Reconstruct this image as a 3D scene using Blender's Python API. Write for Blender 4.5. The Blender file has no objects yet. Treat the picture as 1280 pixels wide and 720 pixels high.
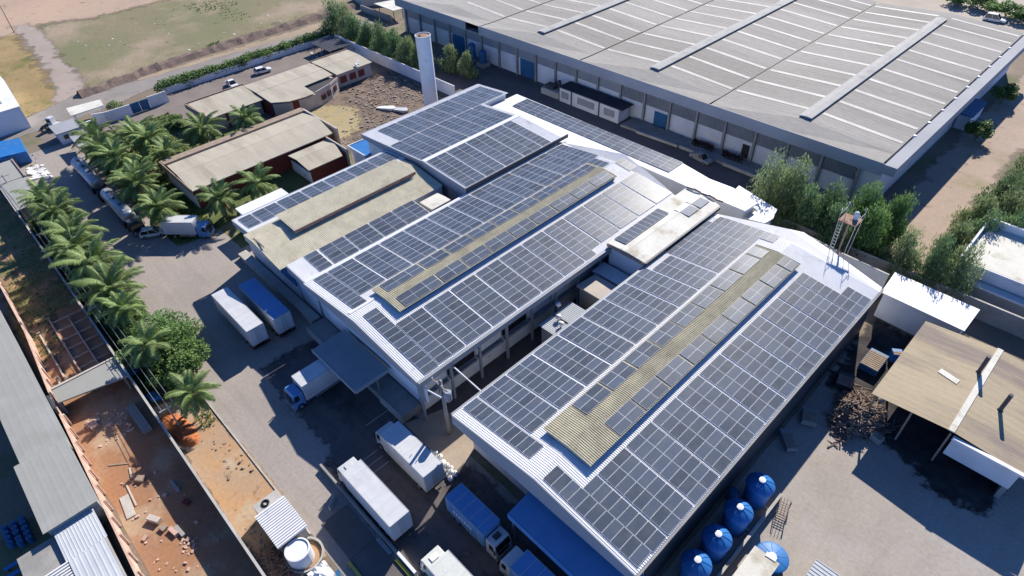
import bpy, math, random
from mathutils import Vector, Matrix
rnd = random.Random(11)
SC = bpy.context.scene
COL = SC.collection
RAD = math.radians

# ------------------------------------------------------------------ materials
MATS = {}
def mat(name, c, c2=None, scale=.25, detail=6, lo=.38, hi=.62, rough=.85, spec=.3, metal=0., fine=.12, fscale=7.,
        stretch=(1, 1, 1), c3=None, s3=.06, t3=(.55, .62), bump=0., bscale=10., vary=0., trans=0., fade=0., streak=None, spots=0.):
    m = bpy.data.materials.new(name); m.use_nodes = True
    nt = m.node_tree; N = nt.nodes; L = nt.links
    b = N['Principled BSDF']
    b.inputs['Roughness'].default_value = rough
    b.inputs['Metallic'].default_value = metal
    b.inputs['Specular IOR Level'].default_value = spec
    tc = N.new('ShaderNodeTexCoord'); mp = N.new('ShaderNodeMapping')
    mp.inputs['Scale'].default_value = stretch
    L.new(tc.outputs['Object'], mp.inputs['Vector'])
    def noise(s, d, src):
        n = N.new('ShaderNodeTexNoise'); n.inputs['Scale'].default_value = s
        n.inputs['Detail'].default_value = d; n.inputs['Roughness'].default_value = .6
        L.new(src, n.inputs['Vector']); return n
    def mrange(src, a, bb, x, y):
        r = N.new('ShaderNodeMapRange'); r.inputs[1].default_value = a; r.inputs[2].default_value = bb
        r.inputs[3].default_value = x; r.inputs[4].default_value = y; L.new(src, r.inputs[0]); return r
    def mix(fac, a, bb, mode='MIX'):
        x = N.new('ShaderNodeMix'); x.data_type = 'RGBA'; x.blend_type = mode
        for sock, v in ((x.inputs[0], fac), (x.inputs[6], a), (x.inputs[7], bb)):
            if hasattr(v, 'is_output'): L.new(v, sock)
            elif isinstance(v, (int, float)): sock.default_value = v
            else: sock.default_value = (*v, 1)
        return x.outputs[2]
    col = c
    if c2 is not None:
        n1 = noise(scale, detail, mp.outputs[0])
        col = mix(mrange(n1.outputs['Fac'], lo, hi, 0, 1).outputs[0], c, c2)
    if c3 is not None:
        n3 = noise(s3, 8, mp.outputs[0])
        col = mix(mrange(n3.outputs['Fac'], t3[0], t3[1], 0, 1).outputs[0], col, c3)
    if fine:
        n2 = noise(fscale, 4, mp.outputs[0])
        r = mrange(n2.outputs['Fac'], .25, .75, 1 - fine, 1 + fine)
        col = mix(1., col, r.outputs[0], 'MULTIPLY')
    if streak:    # long faint marks (tyre tracks, rain streaks): mapping scale and depth
        m2 = N.new('ShaderNodeMapping'); m2.inputs['Scale'].default_value = streak[0]; L.new(tc.outputs['Object'], m2.inputs['Vector'])
        ns = noise(1., 5, m2.outputs[0])
        col = mix(1., col, mrange(ns.outputs['Fac'], .5, .68, 1, 1 - streak[1]).outputs[0], 'MULTIPLY')
    if spots:     # small dark stains
        nq = noise(.55, 3, tc.outputs['Object'])
        col = mix(1., col, mrange(nq.outputs['Fac'], .64, .74, 1, 1 - spots).outputs[0], 'MULTIPLY')
    if vary:
        oi = N.new('ShaderNodeObjectInfo')
        r = mrange(oi.outputs['Random'], 0, 1, 1 - vary, 1 + vary)
        col = mix(1., col, r.outputs[0], 'MULTIPLY')
    if hasattr(col, 'is_output'): L.new(col, b.inputs['Base Color'])
    else: b.inputs['Base Color'].default_value = (*col, 1)
    if bump:
        nb = noise(bscale, 5, mp.outputs[0]); bp = N.new('ShaderNodeBump')
        bp.inputs['Strength'].default_value = bump; bp.inputs['Distance'].default_value = .05
        L.new(nb.outputs['Fac'], bp.inputs['Height']); L.new(bp.outputs[0], b.inputs['Normal'])
    if trans:
        out = N['Material Output']; tr = N.new('ShaderNodeBsdfTranslucent'); ms = N.new('ShaderNodeMixShader')
        ms.inputs[0].default_value = trans
        if hasattr(col, 'is_output'): L.new(col, tr.inputs[0])
        L.new(b.outputs[0], ms.inputs[1]); L.new(tr.outputs[0], ms.inputs[2]); L.new(ms.outputs[0], out.inputs[0])
    if fade:      # ragged, soft border of a ground patch: the surface thins out where the 'edge' attribute falls to 0
        out = N['Material Output']; at_ = N.new('ShaderNodeAttribute'); at_.attribute_name = 'edge'
        nf = noise(fade, 8, tc.outputs['Object']); ad = N.new('ShaderNodeMath'); ad.operation = 'ADD'
        L.new(at_.outputs['Fac'], ad.inputs[0]); L.new(mrange(nf.outputs['Fac'], .3, .7, -.5, .5).outputs[0], ad.inputs[1])
        tp = N.new('ShaderNodeBsdfTransparent'); ms = N.new('ShaderNodeMixShader')
        L.new(mrange(ad.outputs[0], .25, .75, 0, 1).outputs[0], ms.inputs[0]); L.new(tp.outputs[0], ms.inputs[1]); L.new(b.outputs[0], ms.inputs[2]); L.new(ms.outputs[0], out.inputs[0])
    MATS[name] = m
    return m

# ------------------------------------------------------------------ mesh builder
class MB:
    def __init__(s, o=(0, 0, 0)):
        s.v = []; s.f = []; s.mi = []; s.c = 0; s.o = Vector(o)
    def face(s, pts):
        n = len(s.v); s.v += [tuple(p) for p in pts]; s.f.append(tuple(range(n, n + len(pts)))); s.mi.append(s.c)
    def box(s, x0, x1, y0, y1, z0, z1):
        n = len(s.v)
        s.v += [(x0, y0, z0), (x1, y0, z0), (x1, y1, z0), (x0, y1, z0), (x0, y0, z1), (x1, y0, z1), (x1, y1, z1), (x0, y1, z1)]
        for q in ((3, 2, 1, 0), (4, 5, 6, 7), (0, 1, 5, 4), (1, 2, 6, 5), (2, 3, 7, 6), (3, 0, 4, 7)):
            s.f.append(tuple(n + i for i in q)); s.mi.append(s.c)
    def obox(s, cx, cy, z0, z1, lx, ly, rz=0., tilt=0.):
        n = len(s.v); cr, sr = math.cos(rz), math.sin(rz)
        for z, dz in ((z0, 0), (z1, 0)):
            for a, b in ((-1, -1), (1, -1), (1, 1), (-1, 1)):
                x, y = a * lx / 2, b * ly / 2
                s.v.append((cx + x * cr - y * sr, cy + x * sr + y * cr, z + tilt * x))
        for q in ((3, 2, 1, 0), (4, 5, 6, 7), (0, 1, 5, 4), (1, 2, 6, 5), (2, 3, 7, 6), (3, 0, 4, 7)):
            s.f.append(tuple(n + i for i in q)); s.mi.append(s.c)
    def prism(s, pts, z0, z1):
        """pts counter-clockwise; z1 may be a list with one height per corner"""
        k = len(pts); n = len(s.v)
        zt = z1 if isinstance(z1, (list, tuple)) else [z1] * k
        zb = z0 if isinstance(z0, (list, tuple)) else [z0] * k
        s.v += [(p[0], p[1], zb[i]) for i, p in enumerate(pts)] + [(p[0], p[1], zt[i]) for i, p in enumerate(pts)]
        s.f.append(tuple(n + i for i in range(k))[::-1]); s.mi.append(s.c)
        s.f.append(tuple(n + k + i for i in range(k))); s.mi.append(s.c)
        for i in range(k):
            j = (i + 1) % k
            s.f.append((n + i, n + j, n + k + j, n + k + i)); s.mi.append(s.c)
    def tube(s, p0, p1, r0, r1=None, n=8, cap=True):
        p0, p1 = Vector(p0), Vector(p1); r1 = r0 if r1 is None else r1
        d = (p1 - p0).normalized(); a = d.orthogonal().normalized(); b = d.cross(a); k = len(s.v)
        for p, r in ((p0, r0), (p1, r1)):
            for i in range(n):
                t = 2 * math.pi * i / n
                s.v.append(tuple(p + a * (r * math.cos(t)) + b * (r * math.sin(t))))
        for i in range(n):
            j = (i + 1) % n
            s.f.append((k + i, k + j, k + n + j, k + n + i)); s.mi.append(s.c)
        if cap:
            s.f.append(tuple(k + i for i in range(n))[::-1]); s.mi.append(s.c)
            s.f.append(tuple(k + n + i for i in range(n))); s.mi.append(s.c)
    def lathe(s, cx, cy, prof, n=24, cap=True):
        k = len(s.v)
        for r, z in prof:
            for i in range(n):
                t = 2 * math.pi * i / n
                s.v.append((cx + r * math.cos(t), cy + r * math.sin(t), z))
        for q in range(len(prof) - 1):
            for i in range(n):
                j = (i + 1) % n; a = k + q * n
                s.f.append((a + i, a + j, a + n + j, a + n + i)); s.mi.append(s.c)
        if cap:
            a = k + (len(prof) - 1) * n
            s.f.append(tuple(a + i for i in range(n))); s.mi.append(s.c)
    def ribs(s, xs, zs, y0, y1, pitch=.25, h=.045, along='x'):
        """ribbed metal sheet: ribs run along x (broken at xs, heights zs) and repeat along y"""
        prof = []; y = y0
        while y < y1 - 1e-6:
            for fr, hh in ((0, 0), (.58, 0), (.68, h), (.90, h)):
                if y + fr * pitch <= y1: prof.append((y + fr * pitch, hh))
            y += pitch
        prof.append((y1, 0)); n = len(s.v); k = len(xs)
        for yy, hh in prof:
            for x, z in zip(xs, zs):
                s.v.append((x, yy, z + hh) if along == 'x' else (yy, x, z + hh))
        for i in range(len(prof) - 1):
            for j in range(k - 1):
                a = n + i * k + j
                q = (a, a + 1, a + k + 1, a + k)
                s.f.append(q if along == 'x' else q[::-1]); s.mi.append(s.c)
    def build(s, name, m, parent=None, smooth=False, bevel=0.):
        me = bpy.data.meshes.new(name)
        ox, oy, oz = s.o
        me.from_pydata([(x - ox, y - oy, z - oz) for x, y, z in s.v], [], s.f)
        ms = m if isinstance(m, (list, tuple)) else [m]
        for q in ms: me.materials.append(q if not isinstance(q, str) else MATS[q])
        if any(s.mi): me.polygons.foreach_set('material_index', s.mi)
        if smooth: me.polygons.foreach_set('use_smooth', [True] * len(me.polygons))
        me.update()
        o = bpy.data.objects.new(name, me); COL.objects.link(o)
        if parent is not None: o.parent = parent
        else: o.location = s.o
        if bevel:
            bv = o.modifiers.new('bevel', 'BEVEL'); bv.width = bevel; bv.segments = 2; bv.limit_method = 'ANGLE'; bv.angle_limit = RAD(40)
        return o

def tag(o, label, cat, group=None):
    o['label'] = label; o['category'] = cat
    if group: o['group'] = group
    return o
def thing(name, label, cat, loc=(0, 0, 0), rz=0., group=None):
    o = bpy.data.objects.new(name, None); COL.objects.link(o); o.empty_display_size = .2
    o.location = loc; o.rotation_euler = (0, 0, rz)
    return tag(o, label, cat, group)
def structure(o, kind='structure'):
    o['kind'] = kind; return o
def copy_tree(src, loc, rz=0., label=None, scale=None, group=None):
    r = src.copy(); COL.objects.link(r); r.location = loc; r.rotation_euler = (0, 0, rz)
    if label: r['label'] = label
    if group: r['group'] = group
    if scale: r.scale = scale if isinstance(scale, (tuple, list)) else (scale,) * 3
    def rec(a, b):
        for ch in a.children:
            c = ch.copy(); COL.objects.link(c); c.parent = b; c.matrix_parent_inverse = ch.matrix_parent_inverse.copy()
            rec(ch, c)
    rec(src, r)
    return r

# palette (real-world base colours)
mat('white_metal', (.82, .82, .82), (.76, .76, .76), scale=.4, rough=.5, spec=.3, fine=.05, c3=(.58, .57, .54), s3=.5, t3=(.58, .72))
mat('white_wall', (.78, .79, .80), (.69, .70, .71), scale=.3, rough=.9, fine=.06, c3=(.48, .47, .45), s3=.35, t3=(.62, .75))
mat('grey_metal', (.30, .32, .34), (.25, .27, .29), rough=.5, spec=.4)
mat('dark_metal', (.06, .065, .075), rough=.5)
mat('black', (.012, .012, .014), rough=.6, fine=0)
mat('rubber', (.02, .02, .02), rough=.9, fine=0)
mat('steel', (.45, .46, .48), rough=.4, metal=.6, fine=.05)
mat('cream_sheet', (.56, .51, .355), (.47, .425, .295), scale=.5, rough=.8, fine=.16, fscale=5, streak=((2.5, .5, 1), .15), c3=(.41, .355, .25), s3=.3, t3=(.55, .7))
mat('cream_light', (.70, .64, .475), (.60, .545, .40), scale=.5, rough=.8, fine=.12, fscale=5, c3=(.52, .46, .33), s3=.3, t3=(.55, .7), streak=((.5, 2.5, 1), .1))
mat('dead_frond', (.30, .22, .10), (.22, .16, .08), scale=.9, rough=.8, fine=.3)
mat('grey_cream_sheet', (.72, .70, .62), (.62, .60, .52), scale=.35, rough=.75, fine=.1, c3=(.42, .37, .27), s3=.3, t3=(.55, .68))
mat('fibre_cement', (.34, .325, .295), (.435, .415, .375), scale=.1, rough=.92, fine=.16, fscale=2.2, stretch=(.35, 1.6, 1), c3=(.30, .282, .252), s3=.05, t3=(.44, .6), streak=((.06, 1.3, 1), .12))
mat('skylight', (.56, .54, .50), (.43, .415, .385), scale=.16, rough=.7, fine=.14, fscale=1.6, c3=(.44, .42, .39), s3=.12, t3=(.5, .66))
mat('fascia_grey', (.36, .37, .39), (.31, .32, .34), scale=.12, rough=.8, fine=.06)
mat('concrete', (.36, .35, .33), (.28, .27, .25), scale=.4, rough=.92, fine=.12, bump=.2)
mat('concrete_light', (.52, .50, .46), (.42, .40, .36), scale=.5, rough=.9, fine=.1)
mat('teal_glass', (.03, .07, .075), rough=.12, spec=.6, fine=0)
mat('glass', (.015, .02, .025), rough=.06, spec=.6, fine=0)
mat('blue_paint', (.03, .14, .28), (.025, .11, .23), rough=.5)
mat('blue_tank', (.022, .18, .50), (.03, .16, .42), rough=.5, spec=.35, fine=.08, scale=.6, c3=(.10, .22, .42), s3=1.1, t3=(.55, .7))
mat('maroon', (.20, .045, .035), (.16, .04, .03), rough=.85, scale=.6)
mat('window_dark', (.05, .045, .045), rough=.3)
mat('panel_frame', (.74, .76, .80), rough=.5, spec=.3, fine=0)
mat('rust', (.30, .17, .12), (.36, .25, .19), scale=1.2, rough=.9)
mat('yellow_paint', (.62, .50, .06), (.5, .42, .1), rough=.7)
mat('brick_wall', (.60, .38, .29), (.66, .49, .40), scale=.8, rough=.95, fine=.15, fscale=4)
mat('plaster_cream', (.56, .49, .42), (.48, .42, .36), scale=.5, rough=.95)
mat('timber', (.30, .23, .17), (.38, .30, .23), scale=1.5, rough=.95)
mat('bark', (.17, .13, .10), (.23, .19, .15), scale=2, rough=.95, bump=.5)
mat('shed_grey', (.345, .345, .315), (.31, .31, .28), scale=.12, rough=.85, fine=.06, c3=(0.365, 0.365, 0.344), s3=.2, t3=(.5, .66))
mat('vent_sheet', (.42, .415, .395), (.37, .365, .35), scale=.3, rough=.8, fine=.1, c3=(.33, .32, .30), s3=.2)
mat('shed_light', (.55, .58, .60), (.48, .50, .52), scale=.2, rough=.7, fine=.06)
mat('tan_sheet', (.44, .365, .25), (.38, .31, .21), scale=.22, rough=.88, fine=.14, stretch=(.25, 1.5, 1), c3=(0.27, 0.222, 0.183), s3=.16, t3=(.5, .62), streak=((.12, 2.2, 1), .09))
mat('dark_roof', (.055, .055, .065), (.075, .07, .075), rough=.85)
mat('frond', (.30, .39, .13), (.15, .23, .07), scale=.9, lo=.3, hi=.7, rough=.55, spec=.4, fine=.3, fscale=2.5, vary=.18, trans=.25)
mat('leaf', (.19, .30, .07), (.085, .16, .04), scale=.9, lo=.35, hi=.65, rough=.6, fine=.3, fscale=2.5, vary=.2, trans=.22)
mat('leaf_olive', (.34, .41, .19), (.19, .25, .11), scale=.7, lo=.35, hi=.65, rough=.7, fine=.3, fscale=2.5, vary=.18, trans=.4)
mat('leaf_dark', (.23, .35, .16), (.12, .20, .085), scale=.7, lo=.35, hi=.65, rough=.7, fine=.3, fscale=2.5, vary=.18, trans=.4)
mat('leaf_bright', (.24, .38, .12), (.11, .21, .06), scale=.7, lo=.35, hi=.65, rough=.65, fine=.3, fscale=2.5, vary=.15, trans=.4)
mat('truck_blue', (.13, .29, .56), (.11, .26, .50), scale=.4, rough=.5, spec=.3, fine=.05)

def panel_material():
    m = bpy.data.materials.new('solar_cells'); m.use_nodes = True
    nt = m.node_tree; N = nt.nodes; L = nt.links; b = N['Principled BSDF']
    tc = N.new('ShaderNodeTexCoord'); br = N.new('ShaderNodeTexBrick')
    br.offset = 0; br.squash = 1
    br.inputs['Color1'].default_value = (.064, .086, .124, 1); br.inputs['Color2'].default_value = (.071, .094, .133, 1)
    br.inputs['Mortar'].default_value = (.095, .112, .145, 1)
    br.inputs['Scale'].default_value = 1; br.inputs['Mortar Size'].default_value = .012
    br.inputs['Brick Width'].default_value = .16; br.inputs['Row Height'].default_value = .16
    oi = N.new('ShaderNodeObjectInfo'); r = N.new('ShaderNodeMapRange'); r.inputs[3].default_value = .78; r.inputs[4].default_value = 1.25
    mx = N.new('ShaderNodeMix'); mx.data_type = 'RGBA'; mx.blend_type = 'MULTIPLY'; mx.inputs[0].default_value = 1
    L.new(tc.outputs['Object'], br.inputs['Vector']); L.new(oi.outputs['Random'], r.inputs[0])
    L.new(br.outputs['Color'], mx.inputs[6]); L.new(r.outputs[0], mx.inputs[7]); 
    dn = N.new('ShaderNodeTexNoise'); dn.inputs['Scale'].default_value = .9; dn.inputs['Detail'].default_value = 6; dn.noise_dimensions = '4D'
    wv = N.new('ShaderNodeMath'); wv.operation = 'MULTIPLY'; wv.inputs[1].default_value = 90; L.new(oi.outputs['Random'], wv.inputs[0]); L.new(wv.outputs[0], dn.inputs['W']); L.new(tc.outputs['Object'], dn.inputs['Vector'])
    dr = N.new('ShaderNodeMapRange'); dr.inputs[1].default_value = .45; dr.inputs[2].default_value = .8; dr.inputs[3].default_value = 0; dr.inputs[4].default_value = .4; L.new(dn.outputs['Fac'], dr.inputs[0])
    dm = N.new('ShaderNodeMix'); dm.data_type = 'RGBA'; dm.inputs[7].default_value = (.16, .165, .175, 1); L.new(dr.outputs[0], dm.inputs[0]); L.new(mx.outputs[2], dm.inputs[6])
    L.new(dm.outputs[2], b.inputs['Base Color'])
    b.inputs['Roughness'].default_value = .36; b.inputs['Specular IOR Level'].default_value = .12
    MATS['solar_cells'] = m
panel_material()
# ------------------------------------------------------------------ ground
def rough_poly(pts, step=2., amp=.35, seed=1):
    r = random.Random(seed); out = []
    for i, p in enumerate(pts):
        q = pts[(i + 1) % len(pts)]; d = math.hypot(q[0] - p[0], q[1] - p[1]); n = max(1, int(d / step))
        for k in range(n):
            t = k / n; a = amp if 0 < k else amp * .4
            out.append((p[0] + (q[0] - p[0]) * t + r.uniform(-a, a), p[1] + (q[1] - p[1]) * t + r.uniform(-a, a)))
    return out
def soft_sheet(name, pts, lvl, m, rim=2.5, step=3., amp=.4, seed=3):
    """ground patch whose rim (about 'rim' metres wide) thins out"""
    from mathutils.geometry import tessellate_polygon
    P = rough_poly(pts, step, amp, seed); n = len(P)
    area = sum(P[i][0] * P[(i + 1) % n][1] - P[(i + 1) % n][0] * P[i][1] for i in range(n)) / 2
    sg = 1 if area > 0 else -1; z = .004 * lvl; inn = []; outp = []
    for i in range(n):
        a, c = P[i - 1], P[(i + 1) % n]; d = Vector((c[0] - a[0], c[1] - a[1])).normalized(); nn = Vector((-d.y, d.x)) * sg
        inn.append((P[i][0] + nn.x * rim / 2, P[i][1] + nn.y * rim / 2)); outp.append((P[i][0] - nn.x * rim / 2, P[i][1] - nn.y * rim / 2))
    b = MB(); b.v = [(x, y, z) for x, y in inn] + [(x, y, z) for x, y in outp]
    for t in tessellate_polygon([[Vector((x, y, 0)) for x, y in inn]]):
        a, c, d = (Vector((*inn[i], 0)) for i in t)
        b.f.append(tuple(t) if (c - a).cross(d - a).z > 0 else tuple(t)[::-1]); b.mi.append(0)
    for i in range(n):
        j = (i + 1) % n; q = (i, n + i, n + j, j); b.f.append(q if sg > 0 else q[::-1]); b.mi.append(0)
    o = b.build(name, m); at_ = o.data.attributes.new('edge', 'FLOAT', 'POINT')
    at_.data.foreach_set('value', [1.] * n + [0.] * n)
    return structure(o)
def sheet(name, pts, lvl, m, amp=0., step=2., seed=3):
    from mathutils.geometry import tessellate_polygon
    P = rough_poly(pts, step, amp, seed) if amp else pts
    z = .004 * lvl; b = MB()
    tri = tessellate_polygon([[Vector((x, y, 0)) for x, y in P]])
    b.v = [(x, y, z) for x, y in P]
    for t in tri:
        a, c, d = (Vector((*P[i], 0)) for i in t)
        b.f.append(tuple(t) if (c - a).cross(d - a).z > 0 else tuple(t)[::-1]); b.mi.append(0)
    return structure(b.build(name, m))

mat('ground_mat', (.26, .20, .15), (.20, .165, .12), scale=.05, rough=.97, fine=.18, fscale=3, c3=(.15, .16, .08), s3=.08)
mat('pink_dirt', (0.435, 0.304, 0.226), (0.487, 0.357, 0.252), scale=.02, rough=.97, fine=.07, fscale=.6, c3=(0.374, 0.287, 0.226), s3=.03, t3=(.5, .7), fade=0.25)
mat('field_grass', (0.235, 0.204, 0.117), (0.187, 0.187, 0.0957), scale=.05, rough=.97, fine=.2, fscale=1.5, c3=(0.348, 0.274, 0.196), s3=.045, t3=(.5, .66), fade=0.25)
mat('golden_grass', (0.348, 0.252, 0.122), (0.27, 0.2, 0.087), scale=.12, rough=.97, fine=.22, fscale=1.5, c3=(0.165, 0.165, 0.0522), s3=.07, t3=(.58, .66), fade=0.3)
mat('path_dirt', (0.383, 0.322, 0.278), (0.348, 0.287, 0.244), scale=.15, rough=.97, fine=.08, fade=0.35)
mat('bank_earth', (.17, .125, .105), (.23, .17, .135), scale=.5, rough=.98, fine=.25, fscale=2)
mat('sandy', (0.4, 0.313, 0.217), (0.331, 0.261, 0.183), scale=.2, rough=.97, fine=.12, fade=0.5)
mat('road_mat', (0.235, 0.213, 0.196), (0.287, 0.261, 0.239), scale=.12, rough=.93, fine=.08, fscale=3, c3=(0.331, 0.287, 0.244), s3=.1, t3=(.55, .7), fade=0.5)
mat('court_mat', (.20, .17, .155), (.25, .21, .19), scale=.2, rough=.93, fine=.1)
mat('garden_mat', (.15, .17, .06), (.09, .13, .04), scale=.25, rough=.97, fine=.25, fscale=3, c3=(.30, .25, .15), s3=.13, t3=(.54, .62), fade=0.5)
mat('rubble_soil', (.17, .125, .10), (.24, .18, .14), scale=.5, rough=.97, fine=.3, fscale=2.5, c3=(.10, .08, .065), s3=.35, t3=(.5, .65), fade=0.5)
mat('sand_patch', (.42, .33, .17), (.36, .30, .18), scale=.4, rough=.97, fine=.12, fade=0.6)
mat('yard_mat', (.37, .325, .283), (.32, .283, .25), scale=.12, rough=.93, fine=.12, fscale=2.5, c3=(0.357, 0.313, 0.287), s3=.09, t3=(.5, .66), bump=.15, streak=((.07, .9, 1), .09), spots=.14)
mat('strip_soil', (.20, .14, .09), (.12, .095, .05), scale=.5, rough=.97, fine=.25, fscale=3, c3=(.08, .10, .03), s3=.2, t3=(.47, .58), fade=0.8)
mat('orange_soil', (.47, .28, .145), (.42, .29, .19), scale=.25, rough=.97, fine=.13, fscale=2.5, c3=(.47, .38, .27), s3=.2, t3=(.52, .66), fade=0.8)
mat('red_earth', (.37, .185, .095), (.33, .185, .11), scale=.2, rough=.97, fine=.14, fscale=2.5, c3=(.43, .30, .195), s3=.16, t3=(.5, .62))
mat('red_mound', (.47, .16, .055), (.40, .14, .06), scale=.7, rough=.98, fine=.2, fscale=3)
mat('strip_weeds', (.20, .19, .08), (.13, .13, .05), scale=.5, rough=.97, fine=.3, fscale=3, c3=(.36, .22, .12), s3=.25, t3=(.47, .58), fade=0.6)
mat('street_mat', (.13, .115, .11), (.165, .15, .14), scale=.2, rough=.93, fine=.12)
mat('lane_mat', (0.435, 0.335, 0.265), (0.392, 0.304, 0.235), scale=.08, rough=.97, fine=.09, fscale=1.2, c3=(0.313, 0.261, 0.165), s3=.1, t3=(.56, .68), fade=0.35)
mat('slab_mat', (.405, .36, .31), (.35, .31, .268), scale=.14, rough=.93, fine=.12, fscale=2.5, c3=(0.399, 0.365, 0.332), s3=.11, t3=(.5, .64), bump=.15, streak=((.5, .09, 1), .08), spots=.14)
mat('far_sand', (0.479, 0.418, 0.348), (0.418, 0.365, 0.296), scale=.06, rough=.97)
mat('asphalt_shade', (0.122, 0.109, 0.104), (0.152, 0.135, 0.131), scale=.3, rough=.93, fine=.15, c3=(0.0783, 0.074, 0.074), s3=.2, streak=((.06, .9, 1), .25), spots=.3, fade=.6)
mat('sandy_slab', (.42, .34, .26), (.36, .29, .225), scale=.4, rough=.93, fine=.1)
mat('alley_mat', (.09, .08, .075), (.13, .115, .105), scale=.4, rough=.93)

g = MB(); g.face([(-900, -400, 0), (500, -400, 0), (500, 800, 0), (-900, 800, 0)]); structure(g.build('ground', 'ground_mat'))
soft_sheet('dirt_field', [(-237, -80), (-237, 28), (-240.5, 34), (-233, 47), (-233.5, 68), (-231, 110), (-225, 320), (-560, 320), (-560, -80)], 1, 'pink_dirt', 6)
soft_sheet('dry_grass_field', [(-186.6, 27.5), (-178, 28), (-181, 60), (-184, 98), (-184, 200), (-228, 200), (-231, 110), (-233.5, 68), (-233, 47), (-240, 34), (-229, 30)], 2, 'field_grass', 6)
soft_sheet('golden_grass_field', [(-171.6, -60), (-172, 12), (-176.5, 22), (-237, 26), (-237, -60)], 2, 'golden_grass', 5)
soft_sheet('dirt_path', [(-172, 20), (-179, 27), (-186, 29), (-210, 29.5), (-232, 32.5), (-245, 31), (-245, 27), (-230, 26.6), (-205, 25), (-185, 23), (-176, 19)], 3, 'path_dirt', 3)
soft_sheet('road', [(-162.8, -60), (-163, 22), (-166.8, 41), (-166, 68), (-162.5, 101), (-168, 101), (-172, 68), (-173.5, 40), (-178, 27), (-172.3, 13), (-171.5, 7), (-171.5, -60)], 4, 'road_mat', 1.2)
soft_sheet('sandy_verge', [(-172.6, 38), (-171, 68), (-167, 101), (-176, 101), (-175, 66), (-176, 38)], 3, 'sandy', 2)
# earth bank along the field
b = MB(); rr = random.Random(5); rows = []
for i in range(61):
    t = i / 60; y = 25 + 80 * t; xc = -175.3 - 3.2 * min(1, t * 3) * (1 - .25 * t) - 1.2 * t
    rows.append([(xc + dx + rr.uniform(-.25, .25), y, max(.004, h + (rr.uniform(-.25, .3) if h else 0))) for dx, h in ((-2.4, 0), (-1.4, .8), (-.3, 1.1), (.7, .8), (2.1, 0))])
for i in range(60):
    for j in range(4): b.face([rows[i][j], rows[i][j + 1], rows[i + 1][j + 1], rows[i + 1][j]])
structure(b.build('earth_bank', 'bank_earth', smooth=True))
sheet('school_court', [(-160, 12), (-143, 12), (-143, 84), (-160, 84)], 2, 'court_mat', .3, 3)
soft_sheet('garden_soil', [(-150, 16.4), (-98, 16.4), (-90, 23), (-90, 60), (-98, 60), (-98, 53), (-127, 53), (-132, 38), (-150, 36)], 3, 'garden_mat', 1.5)
soft_sheet('rubble_ground', [(-131, 58), (-96, 52), (-95, 81.5), (-131, 82.5)], 4, 'rubble_soil', 3)
soft_sheet('sand_patch_ground', [(-127, 55), (-111, 54), (-110, 58), (-113, 63), (-121, 66), (-127, 62)], 5, 'sand_patch', 3)
sheet('yard', [(-153, -10), (-139, -10), (-138, 6.1), (-20, 6.2), (20, 6.2), (20, 24), (-98, 24), (-98.5, 16.8), (-153, 16.2)], 4, 'yard_mat', .12, 1.5)
sheet('apron', [(-98.3, 16.5), (-86, 16.5), (-86, 56), (-90.5, 56), (-90.5, 24), (-98.3, 22)], 5, 'yard_mat')
soft_sheet('planting_strip', [(-137, .7), (-66, .7), (-66, 5.9), (-137, 6.1)], 5, 'strip_soil', 0.5)
soft_sheet('orange_ground', [(-68, .8), (-36, .8), (-36, 6.0), (-66.5, 6.0)], 6, 'orange_soil', 0.5)
sheet('red_earth_ground', [(-150, -7.4), (-36, -7.6), (-36, .7), (-150, .7)], 3, 'red_earth', .1, 2)
soft_sheet('weedy_ground', [(-150, -7.3), (-93, -7.3), (-93, -4.5), (-97, -2), (-97, .5), (-150, .6)], 6, 'strip_weeds', 2)
sheet('back_street', [(-130, 83), (-16.8, 83), (-16.8, 103), (-130, 103)], 3, 'street_mat')
soft_sheet('dirt_lane', [(-17, 87), (-10.5, 87), (-10, 130), (-9.5, 240), (-19, 240), (-20, 103)], 5, 'lane_mat', 2.5)
sheet('concrete_yard', [(-10.8, 10), (60, 10), (60, 72), (-10.8, 72)], 5, 'slab_mat', .1, 3)
sheet('far_lot', [(-150, 196), (0, 196), (0, 330), (-150, 330)], 4, 'far_sand')
soft_sheet('loading_shade', [(-64, 13.6), (-46, 13.2), (-45, 11.6), (-10, 11.5), (-10, 23), (-64, 23)], 6, 'asphalt_shade', 1.6)  # sheet paints the yard darker where halls and trucks shade it
mat('soot_shade', (.035, .032, .032), (.07, .062, .06), scale=.6, rough=.95, fine=.3, fade=.8)  # sooty tone also paints in the shade between hall and shed
soft_sheet('soot_shade_ground', [(-10.6, 61.5), (-6.5, 62), (-2, 58.6), (5, 55.5), (9, 56.5), (9.5, 75), (-10.6, 77)], 7, 'soot_shade', 2.0)
for i, (x, y0_, y1_) in enumerate(((-42.6, 14.2, 17.0), (-41.5, 14.2, 17.0), (-40.4, 14.1, 17.0), (-46.4, 18.0, 21.2), (-44.6, 18.0, 21.2))): sheet('pavement_joint', [(x, y0_), (x + .09, y0_), (x + .09, y1_), (x, y1_)], 8, 'concrete_light')['label'] = 'pale joint line across asphalt painted dark for shade between trucks'
sheet('alley_slab', [(-43.3, 21.4), (-33.8, 21.4), (-34.8, 26.2), (-41.6, 26.2)], 7, 'sandy_slab', .1, 2)
sheet('alley_floor', [(-43, 24), (-34.9, 24), (-34.9, 56), (-43, 56)], 6, 'alley_mat')
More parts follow.
